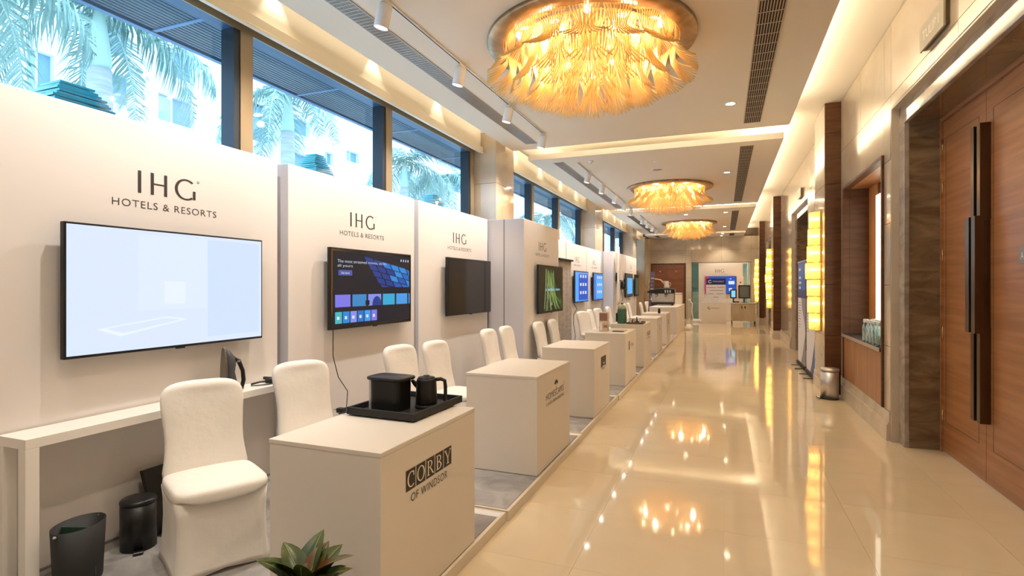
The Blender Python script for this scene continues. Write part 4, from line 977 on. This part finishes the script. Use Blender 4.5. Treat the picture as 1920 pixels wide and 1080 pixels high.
MB().lathe([(0, 0), (.14, 0), (.14, .10), (.08, .2), (0, .2)], white, c=(.0, 0, 0), seg=20).build('tank', t); MB().cyl((0, 0, .2), (0, 0, 1.05), .014, steel, 8).build('pole', t); MB().tube([(.05, 0, .18), (.14, 0, .4), (.1, 0, .7), (.12, 0, .95), (.04, 0, 1.06)], .018, white, 8).build('hose', t); MB().lathe([(0, -.05), (.04, -.04), (.05, .03), (0, .05)], white, c=(.02, 0, 1.08), seg=12).build('head', t)
# luggage trolley with arched brass rails
t = thing('luggage_trolley', (-2.75, 24.6, 0), 'brass luggage trolley with arched rails behind the espresso machine', 'luggage cart')
def arch(y): return [(-.5, y, .25), (-.5, y, 1.25), (-.42, y, 1.6), (-.2, y, 1.84), (0, y, 1.9), (.2, y, 1.84), (.42, y, 1.6), (.5, y, 1.25), (.5, y, .25)]
for y in (-.3, .3): MB().tube(arch(y), .022, brass, 10).build('arched_rail', t)
MB().cyl((0, -.3, 1.9), (0, .3, 1.9), .02, brass, 10).build('hanging_bar', t); MB().box(-.52, .52, -.32, .32, .20, .25, crim).build('deck', t, .01); MB().cyl((-.5, -.3, .95), (.5, -.3, .95), .018, brass, 8).build('cross_rail', t)
for sx in (-1, 1):
    for sy in (-1, 1): MB().cyl((sx*.42, sy*.25-.02, .09), (sx*.42, sy*.25+.02, .09), .09, black, 16).build('wheel', t)
t = thing('rolled_banner', (-2.75, 22.2, 0), 'slim dark printed roll leaning by the luggage trolley', 'banner', None, R(0))
MB().box(-.09, .09, -.01, .01, .02, 2.15, pm('roll_plum', (.10, .07, .11), .5), Matrix.Rotation(R(3), 4, 'Y')).build('sheet', t); m_ = MB()
for k in range(12): m_.box(-.05, .03+.02*(k % 3), -.013, -.011, .35+k*.14, .38+k*.14, [gry_p, MATS['print_brown'], card][k % 3], Matrix.Rotation(R(3), 4, 'Y'))
m_.build('print', t); MB().box(-.16, .16, -.12, .12, 0, .03, blackm).build('foot', t)

# ------------------------------------------------------------------ far booth facing the camera
FY = 26.5
t = thing('display_booth', (0, FY, 0), 'white booth panel facing the camera at the far end, with the red and blue boards', 'booth', 'white booth back walls')
MB().box(-1.08, .80, 0, .12, 0, 2.65, panel_m).build('board', t, .004); MB().box(.98, 1.03, 0, .05, 0, 2.65, white).box(.80, .98, 0, .05, 2.60, 2.65, white).box(.80, .98, .0, .05, 0, .04, white).build('side_frame', t)
F = lambda a, b, h: Vector((a, -h, b)); hotel_letters(F, -.36, .02, 2.20, 2.36, t)
text('tagline_lettering', 'HOTELS & RESORTS', F, -.50, .16, 2.08, 2.12, inkg, t, thin=-.01)
t = thing('wall_screen', (-.10, FY-.05, 1.62), 'wide wall screen with crimson left edge and blue right side at the far booth', 'television')
MB().box(-.70, .62, 0, .045, -.38, .42, black).build('body', t, .004); F = lambda a, b, h: Vector((a, -h, b))
MB().quad(F, -.69, .61, -.36, .41, em('far_screen_blue', (.02, .10, .50), .9), .001).quad(F, -.69, -.55, -.36, .41, em('far_screen_red', (.65, .02, .13), .9), .002).quad(F, .30, .55, .05, .2, wht_e, .002).quad(F, .32, .45, -.25, -.12, wht_e, .002).quad(F, .35, .42, .28, .31, wht_e, .002).build('screen_image', t)
t = thing('display_counter', (-.38, 24.8, 0), 'small white counter facing the camera at the far booth', 'counter', 'white box counters in a row')
MB().box(-.49, .49, -.3, .3, 0, .87, counter_m).build('body', t, .003); MB().box(-.495, .495, -.305, .305, .87, .89, counter_m).build('worktop', t, .002)
F = lambda a, b, h: Vector((a, -.300-h, b)); m_ = MB(); arc(m_, F, -.20, .66, .06, .055, 60, 360, .025, .022, ink); m_.build('logo_ring', t); text('logo_lettering', 'WALDENT', F, -.11, .22, .635, .685, ink, t)
t = thing('standing_board', (-.32, 24.72, .891), 'upright white board with a navy header on the far counter', 'sign board')
MB().box(-.38, .40, 0, .02, 0, 1.02, wht_p).build('board', t); F = lambda a, b, h: Vector((a, -h, b)); m_ = MB().quad(F, -.38, .40, .76, 1.02, navy, .001)
arc(m_, F, -.23, .89, .075, .07, 40, 340, .03, .028, wht_p, .002)
for k, (a, b, z) in enumerate([(-.33, .0, .62), (.05, .34, .63), (-.25, .30, .50), (-.30, -.08, .36), (.02, .32, .36), (-.1, .1, .22)]): m_.quad(F, a, b, z, z+.022, inkg, .002)
m_.build('print', t); text('lettering', 'WALDENT', F, -.12, .34, .865, .92, wht_p, t, .002)
for k, (x, w_) in enumerate(((-.72, .13), (-.05, .15), (.25, .09))):
    b = thing('leaflet_stack', (x+(.0 if k else .06), 24.62, .891), ['white leaflet stack on the left of the far counter', 'white leaflet stack in the middle of the far counter', 'small leaflet holder on the right of the far counter'][k], 'leaflets'); MB().box(-w_, w_, -.04, .04, 0, .16, white).build('leaflets', b, .002)
# steel cart with the two monitors
t = thing('steel_cart', (.76, 24.75, 0), 'stainless steel service cart on wheels at the far end', 'cart')
MB().box(-.46, .46, -.25, .25, .14, .84, noisy('cart_metal', (.50, .42, .30), (.62, .54, .42), scale=(1, 1, .3), nscale=4, rough=.25, metal=.8)).build('body', t, .004)
for x0, x1, s in ((-.42, -.01, 1), (.01, .42, -1)):
    d = MB().box(x0, x1, -.262, -.251, .19, .80, MATS['cart_metal']).build('door', t, .003); hx = x1-.05 if s > 0 else x0+.05; MB().box(hx-.02, hx+.02, -.275, -.262, .66, .76, black).build('handle', d)
MB().box(-.50, .50, -.28, .28, .86, .90, steel).build('worktop', t, .006)
for sx in (-1, 1):
    MB().cyl((sx*.48, -.26, .1), (sx*.48, -.26, .88), .018, chrome, 10).build('corner_post', t)
    for sy in (-1, 1): MB().cyl((sx*.44-.02, sy*.22, .06), (sx*.44+.02, sy*.22, .06), .058, black, 14).build('wheel', t)
def monitor(x, y, z, w, h, lab, lit):
    t = thing('monitor', (x, y, z), lab, 'monitor'); zb = .17
    MB().box(-w/2, w/2, 0, .05, zb, zb+h, black).build('casing', t, .01); MB().box(-w*.25, w*.25, -.06, .14, 0, .02, dgrey).build('stand_foot', t, .003); MB().box(-.03, .03, .03, .07, .02, zb+.05, dgrey).build('stand_neck', t)
    MB().box(-w/2+.05, w/2-.05, -.004, 0, zb+.05, zb+h-.05, lit).build('display', t)
monitor(.80, 24.7, .901, .46, .56, 'large square grey monitor on the steel cart', pm('grey_display', (.16, .17, .17), .3))
monitor(.38, 24.85, .901, .26, .38, 'small blue-lit monitor on the steel cart', em('far_cyan', (.25, .65, .85), 1.0))
t = thing('small_device', (.48, 24.62, .901), 'small black device in front of the monitors', 'device'); MB().box(-.12, .12, -.06, .06, 0, .05, black).build('body', t, .006); MB().box(-.04, .06, -.05, .04, .051, .07, white).build('pad', t)
t = thing('white_box', (.55, FY-.10, 1.62), 'small white notice box on the far booth, right of the screen', 'notice'); MB().box(.0, .28, -.0, .06, 0, .40, white).build('body', t, .003); MB().box(.12, .18, -.004, 0, .10, .16, dgrey).build('mark', t)
t = thing('foot_block', (-1.12, 25.4, 0), 'low white foot block at the left of the far booth', 'block'); MB().loft([sup(0, 0, .2, .14, 0, 24, 4), sup(0, 0, .2, .14, .08, 24, 4), sup(0, 0, .15, .1, .12, 24, 4)], white).build('block', t)

# ------------------------------------------------------------------ croton plant in the foreground
t = thing('croton_plant', (-1.465, 1.615, .0725), 'potted croton with broad glossy green leaves at the bottom of the photo', 'plant')
MB().lathe([(0, 0), (.11, 0), (.115, .01), (.15, .26), (.16, .27), (.16, .30), (.145, .30), (.14, .27), (0, .27)], pot_m, seg=32).build('pot', t); MB().lathe([(0, .272), (.139, .272), (.139, .275), (0, .28)], dark, seg=24).build('soil', t)
MB().tube([(0, 0, .27), (.01, 0, .38), (0, .01, .48)], .012, pot_m, 8).build('stem', t)
def leaf_mesh(L, W, bend, mat):
    m_ = MB(); n = 9; rows = []
    for i in range(n):
        s_ = i/(n-1); w = W*max(0, math.sin(PI*(.04+s_*.96)**.9))**.75*.5+.001; x = L*s_; z = bend*s_*s_*L
        rows.append([Vector((x, -w, z+w*.35)), Vector((x, -w*.5, z+w*.12)), Vector((x, 0, z)), Vector((x, w*.5, z+w*.12)), Vector((x, w, z+w*.35))])
    m_.loft(rows, mat, False, True, False); m_.tube([(L*q/6, 0, bend*(q/6)**2*L+.0015) for q in range(7)], [.0022]*6+[.001], vein, 4); return m_
lms = [leaf_mesh(.20, .105, -.25, leaf_c), leaf_mesh(.175, .095, .1, leaf_c), leaf_mesh(.18, .085, -.5, leaf_r)]
sh = [None]*3; random.seed(5)
for k in range(34):
    i = k % 3 if k % 5 else 0
    if sh[i] is None: sh[i] = lms[i].build('leaf', t); o = sh[i]
    else: o = bpy.data.objects.new('leaf', sh[i].data); COL.objects.link(o); o.parent = t
    lvl = k/46; el = R(8+68*lvl+random.uniform(-8, 8)); az = k*2.39996
    o.location = (.012*math.cos(az), .012*math.sin(az), .335+.12*lvl); o.rotation_euler = (R(random.uniform(-25, 25)), -el, az); s_ = random.uniform(.85, 1.1)*(1.05-.2*lvl); o.scale = (s_, s_, s_)

# ------------------------------------------------------------------ outside the windows
gnd = bx('ground_outside', -40, -4.03, -30, 70, -.3, -.2, fac_m); gnd['kind'] = 'structure'
sf = struct('trim_11', 'dark slatted eave outside the windows')
bx('eave_board', -4.32, -3.99, -6, 27.5, 4.0, 4.06, pm('eave_blue', (.03, .10, .20), .6), sf); bx('eave_roof', -5.05, -4.3, -6, 27.5, 4.07, 4.2, soffit_m, sf); bx('eave_edge', -5.06, -5.0, -6, 27.5, 3.985, 4.2, pm('eave_edge_blue', (.16, .26, .42), .5), sf)
for k in range(13): bx('slat', -4.325-.05*k-.038, -4.325-.05*k, -6, 27.5, 4.0, 4.03, soffit_m, sf)
for k in range(18): bx('cross_strip', -5.0, -4.32, -5.7+k*1.85-.02, -5.7+k*1.85+.02, 3.992, 4.0, MATS['eave_edge_blue'], sf)
b = thing('hotel_building', (-16, 10, 0), 'white building with blue-tinted windows across the courtyard', 'building')
WR = [(y, z0, w, h) for z0, h in ((6.75, 1.15), (9.1, 1.2), (4.2, 1.2)) for y, w in ((5.6, 1.1), (7.4, 1.3), (9.35, 1.35), (11.5, 1.2), (17.0, 1.5), (-1, 1.5), (-3.5, 1.5), (2.2, 1.5))]
WR = [(8.15, 6.2, .6, 1.3), (9.32, 6.75, 1.35, .85), (9.32, 8.1, 1.35, .9), (11.5, 6.65, 1.2, .85), (11.5, 8.1, 1.2, .9), (14.6, 6.9, 1.05, 1.4), (16.4, 7.7, 1.55, .65), (16.4, 6.3, 1.55, .65), (18.9, 6.85, .55, .55), (20.35, 7.3, .9, .5), (6.3, 6.3, 1.2, .95), (4.2, 6.3, 1.2, .95), (6.3, 8.1, 1.2, .95), (22.6, 6.9, 1.0, .6), (24.8, 7.3, 1.2, .6), (27.5, 7.3, 1.2, .7), (30.5, 7.6, 1.4, .7)]
holes(MB(), -.3, 0, -22, 26, 0, 13, [(y-10, y-10+w, z, z+h) for y, z, w, h in WR], fac_m).build('wall', b)
for y, z, w, h in WR:
    f = MB().box(-.22, -.18, y-10, y-10+w, z, z+h, fac_glass).build('window', b); MB().box(-.18, -.14, y-10+w*.42, y-10+w*.42+.05, z, z+h, fac_m).box(-.17, -.15, y-10+.02, y-10+w*.42, z+.02, z+h-.02, fac_cur).build('window_frame', f)
    bx('sill', -.05, .06, y-10-.05, y-10+w+.05, z-.06, z, fac_m, b)
# palms
def frond_mb(L, droop, seed):
    rnd = random.Random(seed); m_ = MB(); P = []
    for q in range(13):
        s_ = q/12; P.append(Vector((L*s_*(1-.18*s_*s_), 0, L*(.38*s_-droop*s_*s_))))
    m_.tube(P, [.022*(1-.8*q/12)+.003 for q in range(13)], shaft_m, 5)
    for q in range(1, 64):
        s_ = q/64; i = min(11, int(s_*12)); f_ = s_*12-i; c = P[i].lerp(P[i+1], f_); d = (P[i+1]-P[i]).normalized()
        ln = .72*math.sin(PI*(.12+.84*s_))**.6*L/2.8
        for sd in (-1, 1):
            out = (d*.55+Vector((0, sd*rnd.uniform(.55, .9), rnd.uniform(-.55, .15)))).normalized()
            e1 = c+out*ln*.5; e2 = c+out*ln*.95+Vector((0, 0, -ln*.38)); w = d*.017
            m_.add([c-w, c+w, e1+w*1.1, e1-w*1.1, e2], [(0, 1, 2, 3), (3, 2, 4)], leaf_p)
    return m_
FM = [frond_mb(2.6, .75, 1), frond_mb(2.4, 1.05, 2), frond_mb(2.7, .5, 3)]; FS = [None]*3
def palm(x, y, z, r, lab, s=1.0, n=13, a0=0):
    t = thing('palm_tree', (x, y, -.2), lab, 'palm tree', 'palms outside the windows')
    zz = z+.2; pr = []
    for k in range(40):
        q = k/39; pr.append((r*(1.05+.25*math.sin(q*PI*.8)-.25*q)*(1 if k % 2 else .955), q*(zz-1.1*s)))
    MB().lathe([(0, 0)]+pr, trunk_m, seg=18).build('trunk', t); MB().lathe([(r*.82, zz-1.1*s), (r*.95, zz-.95*s), (r*.62, zz-.4*s), (r*.3, zz+.1), (0, zz+.12)], shaft_m, seg=18).build('crown_shaft', t)
    for k in range(n):
        i = k % 3
        if FS[i] is None: FS[i] = FM[i].build('frond', t); o = FS[i]
        else: o = bpy.data.objects.new('frond', FS[i].data); COL.objects.link(o); o.parent = t
        lv = k/n; o.location = (0, 0, zz+.02); o.rotation_euler = (0, R(-10+38*((k*.618) % 1)), a0+k*2.39996); o.scale = (s, s, s)
palm(-10.5, 6.45, 6.6, .20, 'ringed palm trunk with drooping fronds in the first window, left part', 1.0, 9, .4)
palm(-8.2, 2.9, 5.9, .18, 'palm at the top left corner with fronds hanging into the window', 1.0, 12, 1.0)
palm(-10.5, 11.0, 6.6, .17, 'palm seen through the second window', .95, 9, 1.9)
palm(-11, 17.3, 6.2, .16, 'palm behind the second window mullion', .9, 9, .2)
palm(-11.5, 21.0, 6.3, .17, 'bushy palm seen through the third window', 1.0, 15, 2.2)
palm(-10.5, 33.0, 6.0, .2, 'distant palm beyond the nearest pillar', 1.2, 13, 2.9)
# stacked glass lanterns
def lantern(x, y, z, w, lab):
    t = thing('garden_lantern', (x, y, -.2), lab, 'lantern', 'stacked green glass lanterns')
    bx('pillar', -w*.42, w*.42, -w*.42, w*.42, 0, z-.02+.2, fac_m, t, .01)
    rnd = random.Random(int(y*10))
    for k in range(11):
        s_ = w*(1-.056*k); o = MB().box(-s_/2, s_/2, -s_/2, s_/2, 0, .022, teal).build('glass_plate', t, .002); o.location = (rnd.uniform(-.014, .014), rnd.uniform(-.014, .014), z+.2+k*.033); o.rotation_euler = (0, 0, rnd.uniform(-.03, .03))
lantern(-6, 3.40, 3.20, .70, 'stack of green glass plates on a pillar outside the first window')
lantern(-6, 6.85, 3.30, .46, 'stack of green glass plates on a pillar outside the second window')
lantern(-6.1, 10.7, 3.28, .48, 'stack of green glass plates on a pillar outside the third window')
for k, (x, y) in enumerate(((-8, 23.5), (-8.6, 27.2), (-8, 31))):
    t = thing('courtyard_bush', (x, y, -.2), ['left green bush low in the window beyond the first pillar', 'middle green bush low in the window beyond the first pillar', 'right green bush low in the window beyond the first pillar'][k], 'bush', 'bushes beyond the first pillar'); m_ = MB(); rnd = random.Random(k)
    for q in range(900):
        d = Vector((rnd.gauss(0, 1), rnd.gauss(0, 1), abs(rnd.gauss(0, 1)))).normalized(); c = Vector((0, 0, 2.2))+Vector((d.x*1.2, d.y*1.2, d.z*1.3))*rnd.uniform(.7, 1); u = d.orthogonal()*.09; v = d.cross(u)
        m_.add([c-u, c+v, c+u+d*.06, c-v*.5], [(0, 1, 2, 3)], leaf_p)
    m_.build('foliage', t); MB().tube([(0, 0, 0), (0, .05, 1.2), (0, 0, 2.6)], [.08, .06, .03], trunk_m, 8).build('stem', t)
